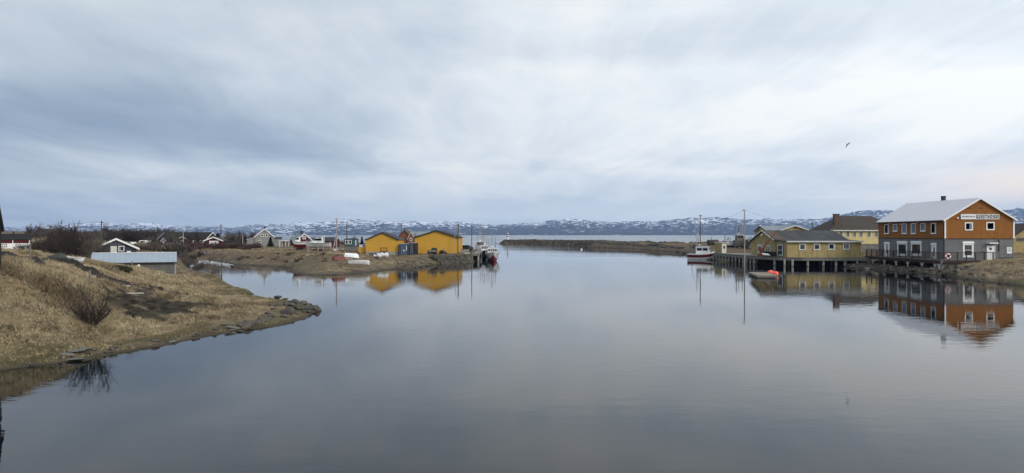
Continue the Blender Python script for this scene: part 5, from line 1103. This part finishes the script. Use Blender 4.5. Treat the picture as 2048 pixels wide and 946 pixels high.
# ------------------------------------------------------------------ rocks
def rock_mesh(seed, sq, rough=.28, mt='rock'):
    import bmesh
    bm = bmesh.new(); bmesh.ops.create_icosphere(bm, subdivisions=3, radius=1); rg = np.random.default_rng(seed)
    P_ = np.array([v_.co for v_ in bm.verts]); off = rg.uniform(0, 50, 3)
    for _ in range(10):                                       # cleave flat faces
        nv = rg.normal(size=3); nv /= np.linalg.norm(nv); h_ = rg.uniform(.45,.8); dd = P_@nv; P_ -= np.outer(np.maximum(dd-h_,0), nv)
    P_ *= (1+rough*.5*fbm(P_[:,0]*2+off[0]+P_[:,2], P_[:,1]*2+off[1]-P_[:,2], 3, seed))[:,None]
    P_ *= np.array(sq)
    for v_, c_ in zip(bm.verts, P_): v_.co = c_
    me = bpy.data.meshes.new('rock'); bm.to_mesh(me); bm.free(); me.materials.append(M[mt]); return me
RK = [rock_mesh(s, (1, random.uniform(.6,.9), random.uniform(.5,.75))) for s in range(6)]
RS = [rock_mesh(20+s, (1, random.uniform(.45,.7), random.uniform(.14,.24)), .3, 'rock_grey') for s in range(4)]
RD = [rock_mesh(40+s, (1, random.uniform(.6,.9), random.uniform(.4,.6)), .3, 'rock_dark') for s in range(3)]
RB = [rock_mesh(60+s, (1, random.uniform(.35,.6), random.uniform(.16,.26)), .35, 'rock') for s in range(4)]
def rock(lst, x, y, s, label, group, dz=.1, rz=None, tilt=.15, name='boulder', cat='rock'):
    o = bpy.data.objects.new(name, random.choice(lst)); col.objects.link(o)
    o.location = (x, y, max(ground(x, y), -.05)+s*dz); o.scale = (s,s,s*random.uniform(.8,1.2)); o.rotation_euler = (random.uniform(-tilt,tilt), random.uniform(-tilt,tilt), random.uniform(0,6.3) if rz is None else rz+random.uniform(-.35,.35))
    return tag(o, label, cat, group)
# the spit
n_s = 0
while n_s < 95:
    t = random.random()**.8; yy = 664-42*t+random.gauss(0,1); pxx = 462+178*t
    wdt_ = 6+34*(1-abs(t-.75)*1.3) if t > .45 else 8
    py = yy-abs(random.gauss(0,.42))*max(wdt_,5)
    Y = Dw(py+1.5); x = X(pxx+random.uniform(-8,4), Y)
    if sdist(np.array([x]), np.array([Y]))[0] < -.45: continue
    s = random.uniform(.16,.42)*(1.1 if t > .5 else .8)
    rock(RK+RD[:2]+RB[:2] if t > .3 else RK+RB, x, Y, s, 'one of the grey brown boulders heaped at the tip of the grassy spit', 'boulders on the spit', .22); n_s += 1
for px,py,s,lb in ((555,606,.42,'dark upright boulder on the far edge of the spit'),(570,607,.35,'dark low boulder right of the upright one on the spit'),(590,613,.35,'round brown boulder standing apart toward the spit tip'),(636,622,.42,'outermost flat boulder at the very tip of the spit')):
    Y = Dw(py); rock(RD if px < 580 else RK, X(px,Y), Y, s, lb, None, .3)
for px,py,s,lb in ((157,712,.5,'large pale flat slab at the near water edge'),(150,720,.40,'pale slab half in the water below the largest slab'),(172,708,.4,'pale slab resting right of the largest slab'),(467,659,.5,'long pale slab on the near shore of the spit'),(484,661,.36,'thin pale slab at the waterline left of the spit boulders'),(344,684,.25,'pale slab at the waterline in the middle of the near shore'),(138,716,.4,'greenish slab left of the largest slab'),(450,655,.3,'small grey slab above the long pale slab')):
    Y = Dw(py+2); rock(RS, X(px,Y), Y, s, lb, None, .12, .5, .25, 'shore_rock')
for k in range(22):
    t = random.random(); px = 60+390*t; py = np.interp(px,[60,135,205,270,330,400,450],[734,721,712,701,689,675,666])-random.uniform(1,6); Y = Dw(py); rock(RK+RD, X(px,Y), Y, random.uniform(.08,.22), 'one of the small mossy stones along the near waterline', 'small waterline stones', .1)
# soil bank stones
for k in range(46):
    t = random.random(); i = t*(len(SOIL)-1); j = min(int(i), len(SOIL)-2); f_ = i-j
    px = SOIL[j][0]*(1-f_)+SOIL[j+1][0]*f_; Y = SOIL[j][1]*(1-f_)+SOIL[j+1][1]*f_+random.uniform(-.7,.5); rock(RD if random.random() < .8 else RS, X(px,Y), Y, random.uniform(.06,.2), 'one of the dark clods and stones along the bare soil bank', 'clods on the soil bank', .2, name='soil_clod', cat='clod')
# right shore: tilted slabs under the terrace
for k in range(190):
    px = random.uniform(1682, 1935); f_ = random.random()
    yl = np.interp(px,[1680,1712,1750,1800,1850,1890,1940],[532,536.5,539.5,543.5,548,553,560]); yt_ = np.interp(px,[1680,1740,1800,1880,1935],[529.5,526,530,537,543])
    py = yl+(yt_-yl)*f_; Y0_ = Dw(yl); Y = Y0_+(np.interp(px,[1680,1750,1880,1935],[126,125,104.5,102])-Y0_)*f_
    x = X(px, Y)
    if 60 < x < 62.2 and 101 < Y < 104: pass
    rock(RB+RB+RS[:1]+RD[:1], x, Y, random.uniform(.35,.85)*(1-.45*f_), 'one of the tilted slabs of bedrock below the brown terrace', 'bedrock slabs under the terrace', .12, .9, .3, 'tilted_rock')
for k in range(40):
    px = random.uniform(1900, 2046); f_ = random.random()**1.5; yl = np.interp(px,[1890,1940,1990,2048],[553,560,566,570]); Y = Dw(yl)+f_*14; rock(RK, X(px,Y), Y, random.uniform(.08,.3), 'one of the loose stones on the grassy shore before the guesthouse', 'stones on the right shore', .1)
# rubble left of the quay and at the right boat
for k in range(60):
    px = random.uniform(795, 868); f_ = random.random(); yl = np.interp(px,[795,829,850,872],[538,536,533,529]); Y = Dw(yl)+f_*random.uniform(1,12); rock(RK+RB, X(px,Y), Y, random.uniform(.15,.5), 'one of the rubble stones left of the stacked quay wall', 'rubble beside the quay', .15, name='rubble_stone')
for k in range(26):
    px = random.uniform(1354, 1420); yl = np.interp(px,[1353,1378,1400,1420],[504,509,514,520]); Y = Dw(yl)+random.uniform(0,7); rock(RK+RD, X(px,Y), Y, random.uniform(.3,.8), 'one of the dark shore rocks behind the red banded boat', 'rocks behind the right boat', .15)
# mole armour: countless stones
def scatter_mesh(name, bases, pts, mt, label=None):
    P_=np.array(pts)
    V_=[]; F_=[]; o_=0
    for (x,y,z,s,rz) in pts:
        bv, bf = bases[int(rng.integers(len(bases)))]; c,sn=math.cos(rz),math.sin(rz)
        v_=bv*s; V_.append(np.stack([v_[:,0]*c-v_[:,1]*sn+x, v_[:,0]*sn+v_[:,1]*c+y, v_[:,2]+z],-1)); F_.append(bf+o_); o_+=len(bv)
    return mesh_np(name, np.concatenate(V_), np.concatenate(F_), M[mt])
def small_rock(seed):
    import bmesh
    bm=bmesh.new(); bmesh.ops.create_icosphere(bm,subdivisions=1,radius=1); rg=np.random.default_rng(seed)
    v_=np.array([q.co for q in bm.verts])*rg.uniform(.65,1.1,(len(bm.verts),1))*np.array([1,.85,.65]); f_=np.array([[q.index for q in f.verts] for f in bm.faces]); bm.free(); return v_,f_
SB=[small_rock(s) for s in range(8)]
pp=[]
mole=wp([(p_,Dw(y)) for p_,y in ((1353,504),(1335,503),(1300,500),(1280,498.3),(1240,496.6),(1180,494),(1140,492.2),(1100,491.2),(1050,490),(1003,489.2))]+[(1000,400),(1010,408),(1060,392),(1110,372),(1190,336),(1280,300),(1380,268),(1480,262)])
for (a,b) in zip(mole[:-1],mole[1:]):
    d_=np.hypot(*(b-a)); n_r=int(d_*13)
    for q in range(n_r):
        t=random.random(); e=random.random()*4.6; e=e if a[0]<36 else 2.0+e*.6; nx_,ny_=-(b-a)[1]/d_,(b-a)[0]/d_; c_=a+(b-a)*t
        x,y=c_[0]-nx_*e*1.0,c_[1]-ny_*e*1.0
        pp.append((x,y,c_[0]+nx_*e,c_[1]+ny_*e,random.uniform(.25,.62),random.uniform(0,6.3)))
q_=np.array(pp); bad=sdist(q_[:,0],q_[:,1])<0; q_[bad,0:2]=q_[bad,2:4]
pp=[(a,b,c_,d_,e_) for (a,b),c_,d_,e_ in zip(q_[:,:2],np.maximum(height(q_[:,0],q_[:,1])[0],0)+.05,q_[:,4],q_[:,5])]
ra=scatter_mesh('rock_armour', SB, pp, 'mole_rock'); tag(ra,'dark rock armour facing the long low mole','rock armour',None,'stuff')
# ------------------------------------------------------------------ culvert, rapids
cY=151.; cvp=empty('culvert', (X(404.5,cY),cY,1.02), 0, 'dark round culvert mouth under the track at the head of the inlet', 'culvert')
cm=MB(); nn_=20
for rr_o,yy in ((.82,-.6),(.82,3),(.68,3),(.68,-.6)): cm.v += [(rr_o*math.cos(2*math.pi*j/nn_),yy,rr_o*math.sin(2*math.pi*j/nn_)) for j in range(nn_)]
cm.f=[(i*nn_+j,i*nn_+(j+1)%nn_,((i+1)%4)*nn_+(j+1)%nn_,((i+1)%4)*nn_+j) for i in range(4) for j in range(nn_)]
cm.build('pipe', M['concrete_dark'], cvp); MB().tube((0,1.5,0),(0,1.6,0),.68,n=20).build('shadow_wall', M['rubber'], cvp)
M['foam']=mat('white_water',(.50,.52,.54),.5,.45,4,bump=.4)
pp=[]
for k in range(420):
    t=random.random(); px=380+86*t; py=np.interp(px,[380,404,440,466],[530.5,520.5,526,530.8])+abs(random.gauss(0,2.2)); Y=Dw(py); x=X(px,Y)
    pp.append((x,Y,random.uniform(-.02,.16)+max(0,(523-py)*.05),random.uniform(.06,.22),random.uniform(0,6.3)))
fm=scatter_mesh('rapids_foam',[(v_*np.array([1.5,1.0,.4]),f_) for v_,f_ in SB],pp,'foam'); tag(fm,'white broken water tumbling below the culvert','white water',None,'stuff')
for k in range(24):
    px=random.uniform(382,466); py=np.interp(px,[380,404,440,466],[529,520,525,530])+random.uniform(-1,4); Y=Dw(py); rock(RD, X(px,Y), Y, random.uniform(.2,.5), 'one of the dark wet rocks in the white water below the culvert', 'rocks in the rapids', .25)
# ------------------------------------------------------------------ shrubs, thickets, conifers
def tubes_np(segs, sides=3):
    S_=np.array(segs); p_,q_=S_[:,0:3],S_[:,3:6]; r0,r1=S_[:,6],S_[:,7]; d_=q_-p_; d_/=np.linalg.norm(d_,axis=1,keepdims=True)+1e-9
    u_=np.cross(d_,np.array([.31,.87,.38])); u_/=np.linalg.norm(u_,axis=1,keepdims=True)+1e-9; w_=np.cross(d_,u_)
    V_=[]
    for c_,r__ in ((p_,r0),(q_,r1)):
        for k in range(sides):
            a=2*math.pi*k/sides; V_.append(c_+(u_*math.cos(a)+w_*math.sin(a))*r__[:,None])
    V_=np.stack(V_,1); n=len(S_); base=np.arange(n)[:,None]*2*sides
    F_=np.concatenate([np.stack([base[:,0]+k,base[:,0]+(k+1)%sides,base[:,0]+sides+(k+1)%sides,base[:,0]+sides+k],-1) for k in range(sides)])
    return V_.reshape(-1,3),F_
def shrub_mesh(seed, stems=16, spread=.55, r0=.022, twig=.006, kids_=7, sub=3, mt='twig', up=.55, base_r=.12):
    """bare shrub about 1 m high; scaled when placed"""
    rg=random.Random(seed); segs=[]
    def grow(p_,d_,ln_,r_,lv):
        n=4 if lv==0 else 3 if lv==1 else 2; pts=[p_]; d=d_.copy()
        for k in range(n):
            d=(d+np.array([rg.gauss(0,.13),rg.gauss(0,.13),rg.gauss(.05,.08)*(1 if lv else .6)])); d/=np.linalg.norm(d); q_=p_+d*ln_/n
            ra=r_*(1-k/n*.75); rb_=r_*(1-(k+1)/n*.75); segs.append((*p_,*q_,ra,rb_)); p_=q_; pts.append(p_)
        if lv<2:
            for k in range(kids_ if lv==0 else sub):
                t=rg.uniform(.25,1.); i=min(int(t*n),n-1); b=pts[i]+(pts[i+1]-pts[i])*(t*n-i)
                dd=d_*.7+np.array([rg.gauss(0,.5),rg.gauss(0,.5),rg.uniform(.1,.7)*up]); dd/=np.linalg.norm(dd); grow(b,dd,ln_*rg.uniform(.3,.52),max(r_*.45,twig),lv+1)
    for s in range(stems):
        a=rg.uniform(0,6.283); rad=rg.random()**.6; d0=np.array([math.cos(a)*rad*spread,math.sin(a)*rad*spread,1.]); d0/=np.linalg.norm(d0)
        grow(np.array([math.cos(a)*rad*base_r,math.sin(a)*rad*base_r,-.05]),d0,rg.uniform(.6,1.)*(1-.25*rad),r0*rg.uniform(.7,1.2),0)
    V_,F_=tubes_np(segs); o=mesh_np('shrub',V_,F_,M[mt]); me=o.data; bpy.data.objects.remove(o); return me
NEAR=[shrub_mesh(1,24,.95,.020,.0050,7,3,'twig'),shrub_mesh(2,9,.35,.013,.004,6,3,'twig')]
TALL=[shrub_mesh(10+k,12,.85,.022,.0075,9,5,'twig' if k%2 else 'twig_grey',.6,.2) for k in range(4)]
LOWB=[shrub_mesh(30+k,22,1.5,.022,.011,8,4,'twig' if k%3 else 'twig_grey',.8,.45) for k in range(4)]
LOWR=[shrub_mesh(40+k,24,1.5,.022,.011,8,4,'twig_red',.8,.45) for k in range(3)]
def shrub(lst, px, Y, h_, label, group, sx=1., name='bare_bush', cat='bush', dz=0.):
    o=bpy.data.objects.new(name, random.choice(lst)); col.objects.link(o); o.location=(X(px,Y),Y,gz(px,Y)+dz); o.scale=(h_*sx,h_*sx,h_); o.rotation_euler.z=random.uniform(0,6.3)
    return tag(o,label,cat,group)
shrub(NEAR[:1],186,36.8,1.75,'bare purple brown bush fanning out above the near shore',None,1.2)
shrub(NEAR[1:],263,41.0,1.15,'thin dark bush just right of the big bare bush',None,1.0)
shrub(NEAR[1:],250,47,.8,'tiny bare bush in the dark heath',None,1.2)
for px,Y,h_ in ((95,92,2.9),(112,88,3.5),(128,91,4.0),(142,86,3.9),(155,90,4.2),(168,87,3.5),(182,92,3.2),(120,97,4.1),(148,98,4.2),(176,99,3.6),(105,99,3.5),(135,94,3.8),(163,95,4.0),(195,104,2.8)):
    shrub(TALL,px,Y,h_*.86,'one of the tall bare willows in the thicket behind the tarpaulin heap','willow thicket on the left',.95,'bare_willow','willow')
_sh=shrub
def shrub(lst,px,Y,h_,*a,**k):
    if 150 < Y < 224 and 256 < px < 300: return
    if 196 < Y < 206 and (318 < px < 336 or 348 < px < 376): px += 22
    return _sh(lst,px,Y,h_,*a,**k)
for k in range(22): shrub(LOWB,random.uniform(75,215),random.uniform(100,128),random.uniform(1.4,2.3),'one of the low bare bushes around the feet of the willows','bushes under the willows',1.0)
for k in range(46): shrub(TALL+LOWB,random.uniform(62,335),random.uniform(250,330),random.uniform(2.2,4.4),'one of the distant bare bushes on the crest of the straw field','bushes on the far crest',1.2)
for k in range(44): shrub(TALL+LOWB,random.uniform(188,400),random.uniform(222,250),random.uniform(2.5,4.6),'one of the bare bushes behind the caravan and brown house','bushes behind the caravan',1.1)
for k in range(52): shrub(LOWB+LOWR[:1],random.uniform(256,402),random.uniform(126,188),random.uniform(1.1,1.9),'one of the low bushes between the pale roofed shed and the caravan','bushes behind the shed',1.0)
for k in range(20): shrub(TALL,random.choice((random.uniform(318,350),random.uniform(322,412))),random.uniform(198,204) if k < 10 else random.uniform(222,232),random.uniform(2.4,4.4),'one of the bare trees around the long brown house','trees round the brown house',.8,'bare_tree','tree')
for k in range(52): shrub(LOWR+LOWB[:1],random.uniform(383,515),random.uniform(160,172),random.uniform(.9,1.6),'one of the reddish bushes along the track in front of the garage','reddish bushes by the track',1.1)
for k in range(14): shrub(LOWB,random.uniform(358,398),random.uniform(118,145),random.uniform(.8,1.5),'one of the low bushes left of the culvert','bushes by the culvert',1.0)
for k in range(18): shrub(TALL,random.uniform(452,512),random.uniform(222,262),random.uniform(2.6,4.6),'one of the bare trees left of the grey house','trees left of the grey house',.8,'bare_tree','tree')
for k in range(16): shrub(LOWB+TALL,random.uniform(556,735),random.uniform(228,262),random.uniform(1.6,3.2),'one of the bare bushes behind the laid up boats','bushes behind the boats',1.1)
for px,Y,h_ in ((38,157,1.2),(46,156,1.4),(54,157,1.3)): shrub([TALL[0],LOWB[0]],px,Y,h_,'one of the grey bushes against the white wall of the left house','bushes by the white wall',1.1)
for k in range(12): shrub(LOWB,random.uniform(-4,75),random.uniform(178,215),random.uniform(1.2,2.2),'one of the bushes beyond the red and white house','bushes beyond the red and white house',1.1)
for k in range(9): shrub(LOWB[:2],random.uniform(1385,1400),random.uniform(196,215),random.uniform(.8,1.3),'one of the small bushes on the right bank above the boat','bushes on the right bank',1.0)
for k in range(60):
    px=random.uniform(470,800); yb_=np.interp(px,[470,560,600,650,700,800],[528,531,538,541,537,530]); Y=random.uniform(Dw(yb_)+2, 142); shrub(LOWR+LOWB[:2],px,Y,random.uniform(.22,.5),'one of the low brown heath bushes on the far bank and point','heath bushes on the far bank',1.3,'heath_bush')
for k in range(46):
    px=random.uniform(222,385); Y=np.interp(px,[222,300,385],[44.5,46.2,48.8])+random.uniform(-1.5,2.2); shrub(LOWB,px,Y,random.uniform(.12,.26),'one of the tiny dark heather tufts in the heath patch below the soil bank','heather tufts on the slope',1.6,'heather_tuft','heather')
# evergreen ground shrubs and conifers (needle clumps)
def leaf_clump(n, shape, size, seed, mt):
    rg=np.random.default_rng(seed); P_=shape(rg,n); V_=np.zeros((n,3,3)); d_=rg.normal(size=(n,3)); d_[:,2]=np.abs(d_[:,2])*.5+.1; d_/=np.linalg.norm(d_,axis=1,keepdims=True); s_=np.cross(d_,rg.normal(size=(n,3))); s_/=np.linalg.norm(s_,axis=1,keepdims=True)+1e-9
    L_s=size*rg.uniform(.6,1.4,(n,1)); V_[:,0]=P_-s_*L_s*.3; V_[:,1]=P_+s_*L_s*.3; V_[:,2]=P_+d_*L_s
    o=mesh_np('crown',V_.reshape(-1,3),np.arange(n*3).reshape(-1,3),M[mt]); return o
def dome(rg,n):
    a=rg.uniform(0,6.283,n); r_=rg.random(n)**.5; z=rg.random(n)**.7*np.sqrt(np.maximum(0,1-r_**2))*(.75+.25*np.sin(a*5+r_*7)); return np.stack([r_*np.cos(a),r_*np.sin(a),z],-1)
def cone(rg,n):
    z=rg.random(n)**1.3; lay=.75+.25*np.cos(z*52); r_=(1-z)*.33*lay*(.35+.65*rg.random(n)**.5); a=rg.uniform(0,6.283,n); return np.stack([r_*np.cos(a),r_*np.sin(a),.06+z*.94],-1)
for px,Y,s,h_,lb in ((238,63.5,1.15,.55,'low dark green juniper in front of the pale roofed shed'),(226,66,.7,.4,'smaller brownish juniper left of the dark green one')):
    o=leaf_clump(3200,dome,.16,int(px),'juniper'); o.name='juniper'; o.location=(X(px,Y),Y,gz(px,Y)-.05); o.scale=(s,s*.8,h_); tag(o,lb,'juniper')
for px,Y,h_,wd,lb in ((436,186,3.4,1.5,'dark spruce between the garage and its power pole'),(541,194,2.6,1.3,'dark spruce against the right half of the grey house'),(724,196,3.0,.8,'thin dark spruce left of the smaller yellow shed'),(714,200,2.4,.9,'short dark spruce right of the teal wagon'),(466,214,2.2,.8,'small thin spruce between the garage and grey house')):
    e=empty('spruce',(X(px,Y),Y,gz(px,Y)-.1),0,lb,'spruce'); e.scale=(h_*wd,h_*wd,h_)
    o=leaf_clump(2600,cone,.085,int(px),'conifer'); o.parent=e; MB().tube((0,0,0),(0,0,.8),.025,.008,6).build('trunk',M['bark'],e)
# ------------------------------------------------------------------ dry grass
m,t,p=pm('dry_grass'); va=t.nodes.new('ShaderNodeVertexColor'); va.layer_name='tint'; t.links.new(va.outputs[0],p.inputs['Base Color']); p.inputs['Roughness'].default_value=.9; p.inputs['Specular IOR Level'].default_value=.15; M['grass']=m
def grass(name, n, pxr, dr, label, hgt, nb=5, seed=1, wid=.022, keepf=None):
    rg=np.random.default_rng(seed); px=rg.uniform(*pxr,n); d=np.exp(rg.uniform(math.log(dr[0]),math.log(dr[1]),n)); x=(px-CX)/F*d
    z,sd_=height(x,d); so_,he_,gr_,mu_=masks(px,d,z,sd_); cl=fbm(x*.45,d*.45,4,77)+.5; cl2=fbm(x*1.7,d*1.7,3,78)
    k=(sd_>.45)&(z>.1)&(rg.random(n)<np.clip(cl*1.7-.1,.12,1))&(rg.random(n)>so_*3)&(rg.random(n)>he_*1.6)&(rg.random(n)>mu_*.9)
    if keepf is not None: k&=keepf(px,d,x,sd_)
    px,d,x,z,sd_,he_,gr_,cl,cl2=[q[k] for q in (px,d,x,z,sd_,he_,gr_,cl,cl2)]; n=len(x)
    hh_=hgt*(.30+1.1*np.clip(cl,0,1)**1.5)*rg.uniform(.6,1.35,n)*np.clip((sd_-1.6)/3.2,.14,1)
    lean_dir=2.4+1.6*cl2*2+rg.normal(0,.7,n)
    big=fbm(x*.28,d*.28,3,91); tone=np.clip(rg.random(n)*.35+np.clip(cl2*.9+.5,0,1)*.3+np.clip(big*1.5+.5,0,1)*.42-.04,0,1)
    c0=np.array([.15,.115,.068]); c1=np.array([.50,.405,.255]); base=c0+(c1-c0)*(tone**1.1)[:,None]
    brown=np.array([.10,.072,.045]); bm_=(rg.random(n)<np.clip(.18-big*.9,.04,.7))[:,None]; base=np.where(bm_,brown*(.7+.8*tone[:,None]),base)
    grn=np.array([.105,.092,.042]); gm=(rg.random(n)<np.clip(gr_*.6+.04,0,1))[:,None]; base=np.where(gm,grn*(.6+.9*tone[:,None]),base)
    V_=np.zeros((n,nb,3,3)); C_=np.zeros((n,nb,3,4)); C_[...,3]=1
    for b in range(nb):
        a=lean_dir+rg.normal(0,.8,n); ln=rg.uniform(.5,1.25,n)*np.clip(1.0,0,2); bx_=x+rg.normal(0,.09,n); by_=d+rg.normal(0,.09,n); h_=hh_*rg.uniform(.6,1.1,n)
        wa=rg.uniform(0,3.14,n); w_=wid*rg.uniform(.7,1.5,n)
        V_[:,b,0]=np.stack([bx_-np.cos(wa)*w_,by_-np.sin(wa)*w_,z-.04],-1); V_[:,b,1]=np.stack([bx_+np.cos(wa)*w_,by_+np.sin(wa)*w_,z-.04],-1)
        V_[:,b,2]=np.stack([bx_+np.cos(a)*h_*ln,by_+np.sin(a)*h_*ln*.8,z+h_*(.95-.35*np.clip(ln-.5,0,1))],-1)
        C_[:,b,:,:3]=(base*rg.uniform(.75,1.25,(n,1)))[:,None,:]
    o=mesh_np(name,V_.reshape(-1,3),np.arange(n*nb*3).reshape(-1,3),M['grass']); ca=o.data.color_attributes.new('tint','FLOAT_COLOR','POINT'); ca.data.foreach_set('color',C_.reshape(-1,4).astype(np.float32).ravel())
    return tag(o,label,'grass',None,'stuff')
grass('dry_grass',120000,(-60,650),(28,95),'long bleached straw grass over the left slope and spit',.30,5,1)
grass('shore_grass',30000,(360,960),(90,175),'short straw grass on the far bank and point',.26,4,2,.035,lambda px,d,x,sd_: (sd_>1.2)&(px<865))
grass('shore_turf',26000,(1880,2140),(76,118),'short withered grass on the shore before the guesthouse',.16,4,3,.025,lambda px,d,x,sd_: (sd_>.8)&~((x>61.8)&(d>101.5)))
grass('field_grass',26000,(-60,420),(90,330),'straw coloured field grass behind the left thicket',.26,4,4,.06)
